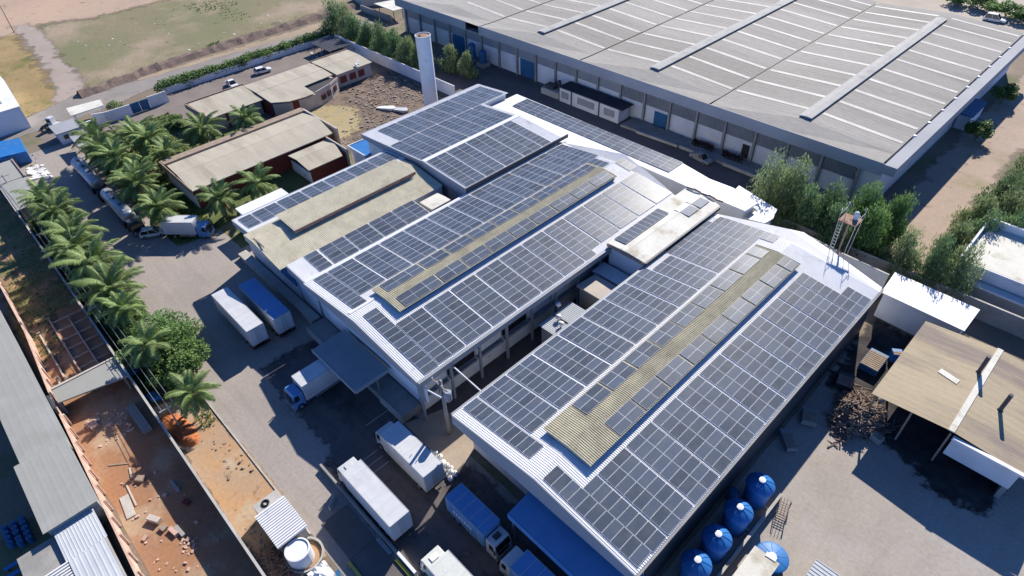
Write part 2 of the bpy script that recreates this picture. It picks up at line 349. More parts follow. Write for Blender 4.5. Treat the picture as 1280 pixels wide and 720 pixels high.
# red spoil heap beside the palm strip
b = MB(); rows = []
from mathutils import noise as mnoise
for i in range(41):
    row = []
    for j in range(15):
        u, v = i / 40 * 2 - 1, j / 14 * 2 - 1; d = u * u + v * v
        x, y = -62.2 + 3.7 * u, 1.95 + 1.25 * v + .35 * u
        h = max(0, 1 - d) ** .8 * .75; n_ = mnoise.fractal(Vector((x * .9, y * .9, 3)), 1, 2, 5)
        row.append((x, y, .03 + max(0, h * (1 + .5 * n_) + (.14 * mnoise.noise(Vector((x * 3, y * 3, 1))) if d < .85 else 0)) if d < 1 else .0))
    rows.append(row)
for i in range(40):
    for j in range(14): b.face([rows[i][j], rows[i + 1][j], rows[i + 1][j + 1], rows[i][j + 1]])
structure(b.build('red_earth_heap', 'red_mound', smooth=True))
# ------------------------------------------------------------------ solar panels
def panel_mesh(lx, ly):
    b = MB(); b.box(0, lx, 0, ly, 0, .035); b.c = 1; e = .018
    b.face([(e, e, .0375), (lx - e, e, .0375), (lx - e, ly - e, .0375), (e, ly - e, .0375)])
    o = b.build('solar_panel', ['panel_frame', 'solar_cells']); me = o.data; bpy.data.objects.remove(o); return me
PLONG, PWIDE = 1.96, .985
PM_Y = panel_mesh(PWIDE, PLONG); PM_X = panel_mesh(PLONG, PWIDE)
ORD = 'first second third fourth fifth sixth seventh eighth ninth tenth eleventh twelfth'.split()
NUM = {n: w for n, w in zip(range(2, 50), 'two three four five six seven eight nine ten eleven twelve thirteen fourteen fifteen sixteen seventeen eighteen nineteen twenty twenty-one twenty-two twenty-three twenty-four'.split())}
def nrw(cols, rows): return f'{cols} by {rows}'
def array(x0, y0, cols, rows, z, slope, label, px=1.005, mesh=None, skip=(), py=1.985, extra=()):
    """block of panels on a roof slope; z is the roof height at x0, slope is dz/dx"""
    a = -math.atan(slope)
    t = thing('solar_array', label, 'solar array', (x0, y0, z + .085), 0, 'blocks of solar panels on the hall roofs')
    t.rotation_euler = (0, a, 0)
    me = mesh or PM_Y
    for r in range(rows):
        for c in range(cols):
            if (c, r) in skip: continue
            o = bpy.data.objects.new('solar_panel', me); COL.objects.link(o); o.parent = t; o.location = (c * px, r * py, 0)
    rail = MB()
    lx = cols * px; ly = rows * py
    for r in range(rows):
        for f in (.25, .75): rail.box(0, lx - .02, (r + f) * py - .02, (r + f) * py + .02, -.05, -.005)
    if not skip: rail.build('mounting_rail', 'panel_frame', t)
    return t

def gable(name, label, xs, zs, y0, y1, walls, sheet_mat, wall_mat='white_wall', pitch=.25, h=.045, cat='factory hall', inset=.35, fz=1.1):
    """hall with a ribbed metal roof: xs/zs give the roof profile across x"""
    o = Vector((xs[0], y0, 0)); t = thing(name, label, cat, o)
    r = MB(o); r.ribs(xs, zs, y0, y1, pitch, h); r.build('roof', sheet_mat, t)
    w = MB(o); (wx0, wx1, wy0, wy1) = walls
    def zr(x):
        for i in range(len(xs) - 1):
            if xs[i] <= x <= xs[i + 1]: return zs[i] + (zs[i + 1] - zs[i]) * (x - xs[i]) / (xs[i + 1] - xs[i])
        return zs[-1]
    inner = [x for x in xs if wx0 < x < wx1]
    prof = [wx0] + inner + [wx1]
    for yy in (wy0, wy1):
        pts = [(x, yy, zr(x) - .12) for x in prof]
        q = [(wx0, yy, 0), (wx1, yy, 0)] + pts[::-1]
        w.face(q if yy == wy0 else q[::-1])
    w.face([(wx0, wy1, 0), (wx0, wy0, 0), (wx0, wy0, zr(wx0) - .12), (wx0, wy1, zr(wx0) - .12)])
    w.face([(wx1, wy0, 0), (wx1, wy1, 0), (wx1, wy1, zr(wx1) - .12), (wx1, wy0, zr(wx1) - .12)])
    w.build('wall', wall_mat, t)
    return t, o

# ---- hall R, beside the water tanks
RX = [-35.0, -22.95, -10.95]; RZ = [7.9, 9.3, 7.9]
hallR, oR = gable('factory_hall', 'long hall with solar roof standing between the alley and the blue water tanks', RX, RZ, 23.0, 72.6, (-34.7, -11.3, 25.0, 72.5), 'white_metal')
def part(name, m, parent, o, fn, **k):
    b = MB(o); fn(b); return b.build(name, m, parent, **k)
def fascia_front(b, xs, zs, y, dz, th=.12):
    pts = [(x, z) for x, z in zip(xs, zs)]
    n = len(b.v); k = len(pts)
    for yy in (y, y + th):
        b.v += [(x, yy, z + .04) for x, z in pts] + [(x, yy, min(zs) - dz) for x, z in pts]
    for i in range(k - 1):
        b.f.append((n + k + i, n + k + i + 1, n + i + 1, n + i)); b.mi.append(b.c)
        m = n + 2 * k
        b.f.append((m + i, m + i + 1, m + k + i + 1, m + k + i)); b.mi.append(b.c)
        b.f.append((n + i, n + i + 1, m + i + 1, m + i)); b.mi.append(b.c)
        b.f.append((n + k + i + 1, n + k + i, m + k + i, m + k + i + 1)); b.mi.append(b.c)
    for e in (0, k - 1):
        q = (n + e, n + k + e, n + 3 * k + e, n + 2 * k + e); b.f.append(q if e == 0 else q[::-1]); b.mi.append(b.c)
part('fascia', 'fascia_grey', hallR, oR, lambda b: fascia_front(b, RX, RZ, 22.86, 1.45))
for i in range(6):
    x = -34.5 + i * 3.86
    part('window_band', 'teal_glass', hallR, oR, lambda b: b.box(x, x + 3.6, 24.9, 24.97, 4.0, 6.3))
    part('mullion', 'grey_metal', hallR, oR, lambda b: b.box(x - .13, x, 24.85, 24.98, 3.9, 6.4))
part('gutter', 'concrete', hallR, oR, lambda b: b.box(-11.0, -10.72, 23.0, 73.4, 7.62, 7.86))
part('gutter', 'grey_metal', hallR, oR, lambda b: b.box(-35.3, -35.02, 23.0, 73.4, 7.62, 7.86))
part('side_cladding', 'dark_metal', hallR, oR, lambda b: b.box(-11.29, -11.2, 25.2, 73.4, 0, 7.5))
part('back_roof', 'white_metal', hallR, oR, lambda b: b.prism([(-35, 72.6), (-10.95, 72.6), (-11.1, 73.7), (-18.9, 76.6), (-23.4, 77.4), (-25, 76.2), (-34.8, 73.6)], 7.55, [7.9, 7.9, 7.8, 7.8, 8.2, 8.6, 7.9]))
part('flashing', 'white_metal', hallR, oR, lambda b: b.obox(-24.1, 25.9, 8.9, 9.12, .35, 4.6, 0))

def monitor(hall, o, x0, xr, x1, y0, y1, z0, zr, zb, sheet_m='cream_sheet', pitch=.25):
    m = MB(o); m.ribs([x0, xr, x1], [z0, zr, z0], y0, y1, pitch, .055); rm = m.build('ridge_monitor', sheet_m, hall)
    s = MB(o); s.box(x0 + .35, x1 - .35, y0 + .5, y1 - .2, zb, z0 - .02); s.build('monitor_side', 'blue_paint' if sheet_m == 'cream_sheet' else 'dark_metal', rm)  # side coloured blue for the shadow gap under the monitor eave
    e = MB(o); fascia_front(e, [x0, xr, x1], [z0, zr, z0], y0 - .05, .12, .05); e.build('edge_trim', sheet_m, rm)
    return rm
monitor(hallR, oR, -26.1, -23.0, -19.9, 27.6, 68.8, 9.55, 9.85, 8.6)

sR = (9.3 - 7.9) / 12.05
def zRl(x): return 7.9 + sR * (x + 35.0)
def zRr(x): return 7.9 + sR * (-10.95 - x)
WT = 'slope above the blue water tanks'
AL = "tank-side hall's alley slope"
array(-34.8, 24.3, 11, 1, zRl(-34.8), sR, f'front row of panels at the street end, {AL}', skip=((10, 0),))
for k in range(8):
    s = () if k != 7 else tuple((0, r) for r in range(2))
    array(-34.85, 26.62 + 4.3 * k, 8, 2, zRl(-34.85), sR, f'{ORD[k]} two-row panel block from the street, {AL}', skip=s)
array(-34.85, 61.1, 8, 5, zRl(-34.85), sR, f'deep five-row panel block at the far end, {AL}')
array(-33.9, 71.1, 9, 1, zRl(-33.9), sR, f'last single panel row by the back edge, {AL}', px=1.01)
xs = -22.35
array(xs, 23.55, 11, 1, zRr(xs), -sR, f'front eleven-panel row wrapping below the cream ridge, {WT}', px=1.02)
xs = -19.15
for k in range(11):
    y = 25.55 if k == 0 else 27.78 + 4.28 * (k - 1)
    rows = 1 if k == 0 else 2
    lab = f'short second panel row from the street, {WT}' if k == 0 else f'{ORD[k - 1]} two-row panel block from the street, {WT}'
    sk = tuple((c, 1) for c in range(5)) if k == 10 else ()
    if k == 10: lab = f'stepped panel block crossed by the mast shadow, {WT}'
    array(xs, y, 8, rows, zRr(xs), -sR, lab, px=1.02, skip=sk)
for k in range(9):
    rows = 2 if k < 8 else 1
    array(-25.95, 31.75 + 4.3 * k, 2, rows, 9.56, .097, f'{ORD[k]} small panel block from the street, alley half of the tank-side cream ridge')
    array(-22.05, 32.2 + 4.3 * k, 2, rows, 9.85 - .097 * .95, -.097, f'{ORD[k]} small panel block from the street, tank half of the tank-side cream ridge')

# ---- hall M, with the loading canopy
MX = [-65.6, -53.3, -41.2]; MZ = [7.9, 9.3, 7.9]
hallM, oM = gable('factory_hall', 'long middle hall with solar roof, grey loading canopy on its front and open side bays', MX, MZ, 23.15, 73.3, (-65.3, -43.0, 24.4, 73.3), 'white_metal')
part('fascia', 'fascia_grey', hallM, oM, lambda b: fascia_front(b, MX, MZ, 23.02, .75))
part('front_cladding', 'white_wall', hallM, oM, lambda b: b.box(-62.5, -41.4, 24.0, 24.3, 3.2, 7.1))
part('back_roof', 'white_metal', hallM, oM, lambda b: b.prism([(-65.6, 73.3), (-41.2, 73.3), (-42.3, 73.7), (-48, 75.2), (-54.1, 76.7), (-65.6, 74.3)], 7.4, [7.9, 7.85, 7.9, 8.5, 9.0, 7.9]))
part('gutter', 'grey_metal', hallM, oM, lambda b: b.box(-41.25, -40.85, 23.1, 73.0, 7.1, 7.92))
part('gutter', 'panel_frame', hallM, oM, lambda b: b.box(-66.05, -65.62, 23.4, 73.0, 7.55, 7.88))
for i in range(8):
    y = 23.5 + i * 4.6
    part('post', 'grey_metal', hallM, oM, lambda b: b.box(-42.0, -41.7, y, y + .3, 0, 7.1))
    if i < 7:
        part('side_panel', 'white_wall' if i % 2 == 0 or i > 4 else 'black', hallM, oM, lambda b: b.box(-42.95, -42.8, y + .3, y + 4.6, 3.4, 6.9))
        part('sill_beam', 'grey_metal', hallM, oM, lambda b: b.box(-42.78, -42.3, y + .3, y + 4.6, 2.9, 3.2))
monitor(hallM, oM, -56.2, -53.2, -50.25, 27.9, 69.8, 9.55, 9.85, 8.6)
part('flashing', 'white_metal', hallM, oM, lambda b: b.obox(-55.0, 26.2, 9.05, 9.22, .4, 5.4, 0))
sM = 1.4 / 12.2
def zMl(x): return 7.9 + sM * (x + 65.6)
def zMr(x): return 7.9 + sM * (-41.2 - x)
ML = "far slope of the middle hall"; MR = "alley slope of the middle hall"
array(-65.2, 24.4, 10, 1, zMl(-65.2), sM, f'single row of ten panels along the street end, {ML}', px=1.02)
for k in range(11):
    array(-65.2, 26.6 + 4.3 * k, 8, 2, zMl(-65.2), sM, f'{ORD[k]} two-row panel block from the street, {ML}', px=1.02)
array(-56.9, 70.4, 3, 1, zMl(-56.9), sM, f'three lone panels behind the cream ridge, {ML}', px=1.02)
array(-53.2, 24.4, 12, 1, zMr(-53.2), -sM, f'single row of twelve panels along the street end, {MR}', px=.99)
for k in range(11):
    cols = 8 if k < 7 else 7
    array(-49.5, 26.55 + 4.3 * k, cols, 2, zMr(-49.5), -sM, f'{ORD[k]} two-row panel block from the street, {MR}', px=1.01, skip=((7, 1),) if k == 6 else ())
array(-53.3, 73.0, 3, 1, zMr(-53.3), -sM, f'three lone panels at the back edge, {MR}')
for k in range(10):
    y = 28.9 if k == 0 else 30.85 + 4.3 * (k - 1)
    rows = 1 if k == 0 else 2
    array(-56.0, y, 2, rows, 9.56, .1, f"{ORD[k]} small panel block from the street, outer half of middle hall's cream ridge", px=1.0)
    array(-52.45, y, 2, rows, 9.85 - .1 * .75, -.1, f"{ORD[k]} small panel block from the street, alley half of middle hall's cream ridge", px=1.0)

# ---- hall L, low hall with the cream roof, and its white lean-to
LX = [-86.9, -78.4, -71.0]; LZ = [7.7, 8.5, 7.5]
o = Vector((-86.9, 23.3, 0)); oL = o
hallL = thing('factory_hall', 'hall with plain cream ribbed roof and a raised cream ridge, facing the small parked truck', 'factory hall', o)
part('roof', 'white_metal', hallL, o, lambda b: b.ribs([-86.9, -81.3], [7.7, 7.7 + .8 * 5.6 / 8.5], 23.3, 52.0, .25, .04))
part('roof', 'cream_light', hallL, o, lambda b: b.ribs([-81.3, -78.4, -71.0], [8.24, 8.53, 7.5], 22.6, 51.6, .26, .045))
part('wall', 'white_wall', hallL, o, lambda b: b.prism([(-86.5, 24.3), (-71.3, 24.3), (-71.3, 51.5), (-86.5, 51.5)], 0, [7.6, 7.35, 7.35, 7.6]))
part('fascia', 'fascia_grey', hallL, o, lambda b: fascia_front(b, [-86.9, -81.3], [7.7, 8.2], 23.2, .8))
part('fascia', 'cream_light', hallL, o, lambda b: fascia_front(b, [-81.3, -78.4, -71.0], [8.24, 8.53, 7.5], 22.5, .25))
part('wall_panel', 'blue_paint', hallL, o, lambda b: b.box(-80.8, -71.4, 24.1, 24.28, 3.2, 7.0))
part('gutter', 'grey_metal', hallL, o, lambda b: b.box(-87.15, -86.92, 23.3, 52, 7.45, 7.68))
part('ridge_cap', 'timber', hallL, o, lambda b: b.box(-79.1, -76.0, 23.0, 23.12, 8.45, 8.6))
m = MB(o); m.ribs([-81.2, -79.0, -75.6], [9.05, 9.15, 8.95], 27.8, 49.8, .3, .06); rm = m.build('ridge_monitor', 'cream_light', hallL)
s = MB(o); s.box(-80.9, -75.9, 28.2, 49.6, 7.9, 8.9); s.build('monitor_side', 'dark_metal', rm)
s = MB(o); s.box(-75.64, -75.58, 27.8, 49.8, 8.45, 8.97); s.build('monitor_lip', 'rust', rm)
sL = .8 / 8.5
LL = 'cream-roofed hall'
zl = 7.7 + sL * .7
array(-86.2, 23.95, 4, 1, zl, sL, f'four panels at the street corner of the {LL}', px=.98)
for k in range(6):
    cols = 4 if k in (0, 5) else 5
    array(-86.2, 26.2 + 4.26 * k, cols, 2, zl, sL, f'{ORD[k]} two-row panel block from the street, outer eave of {LL}', px=.98,
          skip=() if k in (0, 5) else ())
o = Vector((-71.0, 23.5, 0))
lean = thing('lean_to_roof', 'low white metal roof strip with panels between the cream roof and the middle hall', 'lean-to', o)
part('roof', 'white_metal', lean, o, lambda b: b.ribs([-70.95, -66.1], [7.75, 7.45], 23.5, 45.4, .25, .04))
part('wall', 'white_wall', lean, o, lambda b: b.box(-70.9, -66.2, 24.4, 45.3, 0, 7.4))
part('fascia', 'fascia_grey', lean, o, lambda b: fascia_front(b, [-70.95, -66.1], [7.75, 7.45], 23.4, .9))
sN = -.3 / 4.85
for k, (y, rows) in enumerate(((26.2, 1), (28.6, 2), (32.85, 2), (37.1, 2), (41.3, 2))):
    array(-70.8, y, 4, rows, 7.74, sN, f'{ORD[k]} panel block from the street on the lean-to beside the cream roof', px=1.08)
# small cream box roof in the light well
o = Vector((-70, 47.2, 0))
t = thing('roof_box', 'pale cream flat-roofed box sunk in the dark light well behind the cream roof', 'rooftop box', o)
part('wall', 'concrete', t, o, lambda b: b.box(-69.8, -67.2, 46.3, 49.6, 0, 7.1))
part('roof', 'grey_cream_sheet', t, o, lambda b: b.prism([(-70.1, 46.1), (-67.0, 46.1), (-67.0, 49.8), (-70.1, 49.8)], 7.15, [7.4, 7.45, 7.45, 7.4]))

# ---- hall T, the far hall behind
TX = [-94.7, -76.2, -66.0]; TZ = [7.9, 9.45, 8.8]
hallT, oT = gable('factory_hall', 'rear hall under a broad solar roof beside the white water tower', TX, TZ, 52.2, 74.3, (-94.3, -66.5, 52.9, 74.2), 'white_metal')
part('roof', 'white_metal', hallT, oT, lambda b: b.ribs([-94.7, -85.9], [7.9, 8.637], 74.3, 80.8, .25, .045))
part('wall', 'white_wall', hallT, oT, lambda b: b.prism([(-94.3, 74.25), (-86.3, 74.25), (-86.3, 80.4), (-94.3, 80.4)], 0, [7.8, 8.4, 8.4, 7.8]))
part('fascia', 'fascia_grey', hallT, oT, lambda b: fascia_front(b, TX, TZ, 52.08, .7))
part('gutter', 'grey_metal', hallT, oT, lambda b: b.box(-95.0, -94.72, 52.2, 80.8, 7.6, 7.88))
part('eave_panel', 'dark_metal', hallT, oT, lambda b: b.box(-66.02, -65.94, 52.2, 76, 8.1, 8.78))
part('ridge_cap', 'panel_frame', hallT, oT, lambda b: (b.obox(-76.5, 63.2, 9.42, 9.52, .8, 22.0),))
sT = 1.55 / 18.5; sT2 = -.65 / 10.2
def zT(x): return 7.9 + sT * (x + 94.7)
for k in range(6):
    array(-93.3, 54.75 + 4.25 * k, 7, 2, zT(-93.3), sT, f'{ORD[k]} panel block from the cream roof, outer eave of the rear hall', px=.99)
array(-86.0, 52.5, 9, 1, zT(-86.0), sT, 'single front panel row on the upper slope of the rear hall')
for k in range(5):
    rows = 2 if k < 4 else 1
    array(-86.0, 54.6 + 4.22 * k, 9, rows, zT(-86.0), sT, f'{ORD[k]} panel block behind the front row, upper slope of the rear hall')
for k in range(5):
    array(-76.0, 52.6 + 4.3 * k, 10, 2 if k < 4 else 1, 9.43, sT2, f'{ORD[k]} panel block from the light well, middle-hall side of the rear roof', px=.985)

# ---- strip S along the back street
o = Vector((-84, 77, 0))
strip = thing('back_annex', 'narrow white-roofed annex with a panel strip along the dark back street', 'annex', o)
part('roof', 'white_metal', strip, o, lambda b: b.prism([(-85.8, 77.6), (-85.8, 74.6), (-66.1, 74.5), (-55, 77.3), (-48.5, 77.3), (-42.6, 77.2), (-32.3, 77.3), (-32.0, 80.4), (-36.9, 81.6), (-40.8, 81.4), (-47.3, 82.7), (-85.8, 83.0)], 7.4, 7.7))
part('wall', 'white_wall', strip, o, lambda b: b.prism([(-83.6, 78.4), (-66, 77.4), (-42.6, 77.5), (-32.6, 77.6), (-32.4, 80), (-41, 81), (-47.5, 82.3), (-83.6, 82.6)], 0, 7.38))
part('roof_seam', 'grey_metal', strip, o, lambda b: b.obox(-41.8, 79.2, 7.7, 7.74, .06, 4, .35))
for k in range(6):
    n = 3
    array(-82.6 + 6.0 * k, 78.65, n, 4, 7.72, 0, f'{ORD[k]} panel block from the water tower end of the back street annex', px=1.985, mesh=PM_X, py=1.0)

# ---- connector C between the two halls
o = Vector((-41.3, 56.6, 0))
con = thing('linking_roof', 'worn white flat roof with one panel strip bridging the alley between the halls', 'linking roof', o)
part('roof', 'grey_cream_sheet', con, o, lambda b: b.prism([(-41.45, 56.6), (-38.2, 56.6), (-38.2, 75.4), (-41.45, 75.4)], 8.3, [8.55, 8.75, 8.75, 8.55]))
part('roof', 'grey_cream_sheet', con, o, lambda b: b.prism([(-38.17, 56.6), (-35.1, 56.6), (-35.1, 74.9), (-38.17, 75.4)], 8.25, [8.74, 8.55, 8.55, 8.74]))
for i in range(4):
    part('roof_sheet', 'fascia_grey' if i % 2 else 'white_metal', con, o, lambda b: b.box(-39.2 + (i % 2) * .9, -38.3 + (i % 2) * 1.6, 69.2 + (i // 2) * 2.9, 71.6 + (i // 2) * 2.8, 8.68, 8.79))
part('wall', 'white_wall', con, o, lambda b: b.box(-41.15, -35.2, 56.85, 74.6, 0, 8.24))
part('fascia', 'rust', con, o, lambda b: b.box(-41.4, -35.1, 56.45, 56.58, 8.1, 8.5))
part('edge_beam', 'dark_metal', con, o, lambda b: b.box(-35.08, -34.9, 56.6, 74.7, 8.0, 8.5))
for i in range(5):
    part('parapet_rail', 'rust', con, o, lambda b: b.tube((-41.3 + i * 1.25, 75.5, 8.75 + .25 * (i % 2)), (-40.1 + i * 1.25, 75.45, 8.9), .13, n=6))
array(-41.25, 57.9, 1, 10, 8.58, .06, 'single column of ten panels on the worn white linking roof', mesh=PM_X, py=1.005)

# ---- low roofs in the alley
o = Vector((-41, 53.6, 0))
t = thing('low_roof', 'low flat roof in shade below the linking roof', 'low roof', o)
part('roof', 'white_wall', t, o, lambda b: b.box(-41.6, -35.3, 53.9, 56.4, 4.9, 5.2))
part('wall', 'white_wall', t, o, lambda b: b.box(-41.4, -35.5, 54.1, 56.3, 0, 4.88))
o = Vector((-39, 50, 0))
t = thing('low_roof', 'sunlit pink-tan low roof patch sunk in the alley between the halls', 'low roof', o)
part('roof', 'plaster_cream', t, o, lambda b: b.prism([(-40.9, 49.7), (-35.3, 49.7), (-35.3, 53.2), (-40.6, 53.2)], 5.3, 5.5))
part('wall', 'concrete', t, o, lambda b: b.box(-40.5, -35.5, 49.9, 53.0, 0, 5.28))
o = Vector((-39, 44, 0))
t = thing('low_roof', 'low ribbed grey-white roof patch in the alley with small domed vents', 'low roof', o)
part('roof', 'shed_light', t, o, lambda b: (b.ribs([-39.7, -35.4], [4.9, 5.0], 44.0, 47.3, .28, .05), b.ribs([-39.8, -35.4], [4.8, 4.9], 41.2, 43.7, .28, .05)))
part('wall', 'concrete', t, o, lambda b: b.box(-39.5, -35.5, 41.4, 47.1, 0, 4.75))
for px_, py_ in ((-38.6, 43.6), (-37.5, 42.9), (-40.2, 45.3)):
    part('vent_dome', 'white_metal', t, o, lambda b: b.lathe(px_, py_, [(.12, 4.8), (.12, 5.3), (.38, 5.35), (.34, 5.6), (.16, 5.75)], 12), smooth=True)

# ---- loading canopy and blue canopy, docks
o = Vector((-53, 21, 0))
t = thing('loading_canopy', 'dark flat loading canopy jutting from the middle hall over a parked truck', 'canopy', o)
part('roof', 'grey_metal', t, o, lambda b: b.prism([(-57.9, 18.85), (-48.4, 18.85), (-48.4, 23.6), (-57.9, 23.6)], 3.75, [4.2, 4.2, 4.35, 4.35]))
part('edge_trim', 'fascia_grey', t, o, lambda b: (b.box(-58.0, -48.3, 18.68, 18.83, 3.7, 4.25), b.box(-48.38, -48.2, 18.85, 23.5, 3.7, 4.3)))
for x in (-57.5, -48.8): part('post', 'grey_metal', t, o, lambda b: b.box(x, x + .15, 21.9, 22.05, 0, 3.74))
o = Vector((-15, 22, 0))
t = thing('side_canopy', 'long blue canopy in deep shade under the front of the tank-side hall', 'canopy', o)
part('roof', 'truck_blue', t, o, lambda b: b.prism([(-24.1, 20.45), (-2, 20.45), (-2, 24.6), (-24.1, 24.6)], [4.6] * 4, [4.75, 4.75, 5.3, 5.3]))
part('valance', 'truck_blue', t, o, lambda b: b.box(-24.1, -2, 20.35, 20.43, 3.9, 4.75))
for x in (-23.8, -16, -8): part('post', 'grey_metal', t, o, lambda b: b.box(x, x + .15, 20.6, 20.75, 0, 4.55))
o = Vector((-60, 22, 0))
t = thing('loading_dock', 'raised concrete loading dock running along the front of the middle hall', 'loading dock', o)
part('platform', 'concrete', t, o, lambda b: b.box(-65.2, -43.4, 21.5, 24.2, 0, 1.15))
part('edge_kerb', 'concrete_light', t, o, lambda b: b.box(-65.2, -58.6, 21.3, 21.49, 0, 1.25))
part('edge_kerb', 'concrete_light', t, o, lambda b: b.box(-48.0, -43.4, 21.3, 21.49, 0, 1.25))
o = Vector((-83, 22.6, 0))
t = thing('loading_dock', 'low concrete dock edge before the cream-roofed hall', 'loading dock', o)
part('platform', 'concrete_light', t, o, lambda b: b.box(-88.3, -66, 22.6, 24.0, 0, .9))
# ------------------------------------------------------------------ warehouse behind
o = Vector((-86, 102.8, 0))
wh = thing('warehouse', 'huge warehouse with weathered fibre cement roof, pale skylight strips and grey fascia', 'warehouse', o)
VAL = [-22.4, -53.8, -85.2, -116.6, -148.0]; RID = [-37.9, -69.6, -101.0, -132.3]
WY0, WY1, RZ_ = 101.0, 176.0, 9.85
for i in range(4):
    xr = RID[i]; a, c = VAL[i + 1], VAL[i]
    part('roof', 'fibre_cement', wh, o, lambda b: b.ribs([a + .18, xr, c - .18], [9.0, RZ_, 9.0], 105.6, WY1, 1.1, .01))
    part('hip_end', 'fibre_cement', wh, o, lambda b: (b.face([(a + .18, WY0, 9.15), (xr, WY0, 9.28), (xr, 105.6, RZ_), (a + .18, 105.6, 9.0)]), b.face([(xr, WY0, 9.28), (c - .18, WY0, 9.15), (c - .18, 105.6, 9.0), (xr, 105.6, RZ_)])))
    part('valley_gutter', 'black', wh, o, lambda b: b.box(a - .18, a + .18, WY0, WY1, 8.6, 8.88))
    if i < 3:
        part('ridge_vent', 'vent_sheet', wh, o, lambda b: (b.prism([(xr - 1.2, 106), (xr, 106), (xr, 170.5), (xr - 1.2, 170.5)], [9.98] * 4, [10.1, 10.28, 10.28, 10.1]), b.prism([(xr + .01, 106), (xr + 1.05, 106), (xr + 1.05, 170.5), (xr + .01, 170.5)], [9.98] * 4, [10.28, 10.2, 10.2, 10.28])))
        part('vent_gap', 'black', wh, o, lambda b: b.box(xr - 1.0, xr + .98, 106.1, 170.4, 9.6, 9.975))
ys = [109.9, 116.3, 122.6, 129.0, 135.3, 141.7, 148.0, 154.4, 160.7, 167.0, 172.5]
n_sky = 0
for i in range(4):
    for side in (1, -1):
        xv = VAL[i] if side > 0 else VAL[i + 1]
        for j, y in enumerate(ys):
            lim = {0: 999, 1: 999, 2: 152, 3: 128}[i]
            if y > lim or (i == 3 and side < 0): continue
            if j == 0 and side > 0 and i > 0: pass
            xa = RID[i] + side * 1.35; xb = xv - side * .5
            za, zb = RZ_ - (RZ_ - 9) * 1.35 / 15.6 + .03, 9.0 + (RZ_ - 9) * .5 / 15.6 + .03
            q = [(xa, y - .46, za), (xb, y - .46, zb), (xb, y + .46, zb), (xa, y + .46, za)]
            part('skylight', 'skylight', wh, o, lambda b: b.face(q if side > 0 else q[::-1])); n_sky += 1
# side fascia / box gutter
part('box_gutter', 'fascia_grey', wh, o, lambda b: (b.box(-22.2, -20.3, WY0 - .1, 177.0, 7.6, 9.15),))
part('fascia', 'fascia_grey', wh, o, lambda b: b.box(-116.9, -22.21, WY0 - .12, WY0 - .0, 7.2, 9.3))
part('fascia', 'fascia_grey', wh, o, lambda b: b.box(-150.5, -121.6, WY0 - .12, WY0, 7.2, 9.3))
part('soffit', 'concrete', wh, o, lambda b: b.box(-150.2, -22.3, WY0 + .02, 102.75, 7.1, 7.4))
for k in range(9):
    part('drain_outlet', 'white_metal', wh, o, lambda b: b.box(-22.5, -22.1, 113 + 6.3 * k, 113.5 + 6.3 * k, 9.02, 9.3))
part('front_wall', 'white_wall', wh, o, lambda b: b.box(-150, -22.4, 102.8, 103.1, 0, 7.05))
part('side_wall', 'white_wall', wh, o, lambda b: b.box(-22.7, -22.4, 103.1, 176, 0, 8.6))
part('side_wall', 'white_wall', wh, o, lambda b: b.box(-150, -149.7, 103.1, 176, 0, 8.6))
part('back_wall', 'white_wall', wh, o, lambda b: b.box(-149.7, -22.7, 175.7, 176, 0, 8.6))
for k in range(21):
    x0 = -148.5 + 6.13 * k
    if k < 20:
        part('louvre', 'grey_metal', wh, o, lambda b: (b.box(x0 + .3, x0 + 5.85, 102.72, 102.78, 3.9, 6.9), [b.box(x0 + .4 + .32 * q, x0 + .52 + .32 * q, 102.6, 102.71, 3.95, 6.85) for q in range(17)]) if k >= 12 else b.box(x0 + .3, x0 + 5.85, 102.72, 102.78, 4.3, 6.9))
    part('pillar', 'concrete', wh, o, lambda b: b.box(x0 - .2, x0 + .25, 102.3, 102.75, 0, 7.09))
for xa, xb, z in ((-129.2, -124.6, 4.2), (-104.6, -99.6, 4.2), (-66.2, -63.2, 3.3)):
    part('roller_door', 'blue_paint', wh, o, lambda b: b.box(xa, xb, 102.62, 102.7, 0.1, z))
part('window', 'window_dark', wh, o, lambda b: b.box(-46.4, -45.0, 102.62, 102.7, .6, 3.2))
o = Vector((-60, 99, 0))
t = thing('loading_platform', 'long low concrete platform with pale kerb along the warehouse front', 'platform', o)
part('slab', 'concrete', t, o, lambda b: b.prism([(-71, 98.0), (-57.2, 98.7), (-24, 98.7), (-24, 102.2), (-71, 102.2)], 0, .5))
part('kerb', 'concrete_light', t, o, lambda b: (b.obox(-62, 98.0, .2, .72, 9.4, .35, .06), b.box(-57, -53, 98.4, 98.69, .1, .7), b.box(-47.4, -24, 98.3, 98.68, .1, .7)))

# annex of three rooms at the warehouse front
o = Vector((-80, 98.3, 0))
t = thing('annex_building', 'white annex with dark flat roof and three grey windows against the warehouse', 'annex', o)
part('wall', 'white_wall', t, o, lambda b: b.box(-88.4, -72.1, 98.6, 102.2, 0, 3.1))
part('roof', 'dark_roof', t, o, lambda b: b.box(-88.6, -71.2, 98.45, 102.28, 3.12, 3.3))
for xa, xb in ((-87.8, -85.8), (-83.2, -78.6), (-75.9, -73.2)):
    f = part('window', 'concrete', t, o, lambda b: b.box(xa, xb, 98.5, 98.58, 1.0, 2.4))
    part('pane', 'fascia_grey', f, Vector((0, 0, 0)), lambda b: b.box(xa - o.x + .12, xb - o.x - .12, .16, .19, 1.1, 2.3))
for x in (-85.0, -77.3): part('downpipe', 'black', t, o, lambda b: b.box(x, x + .18, 98.4, 98.58, 0, 3.1))
o = Vector((-117.5, 100.5, 0))
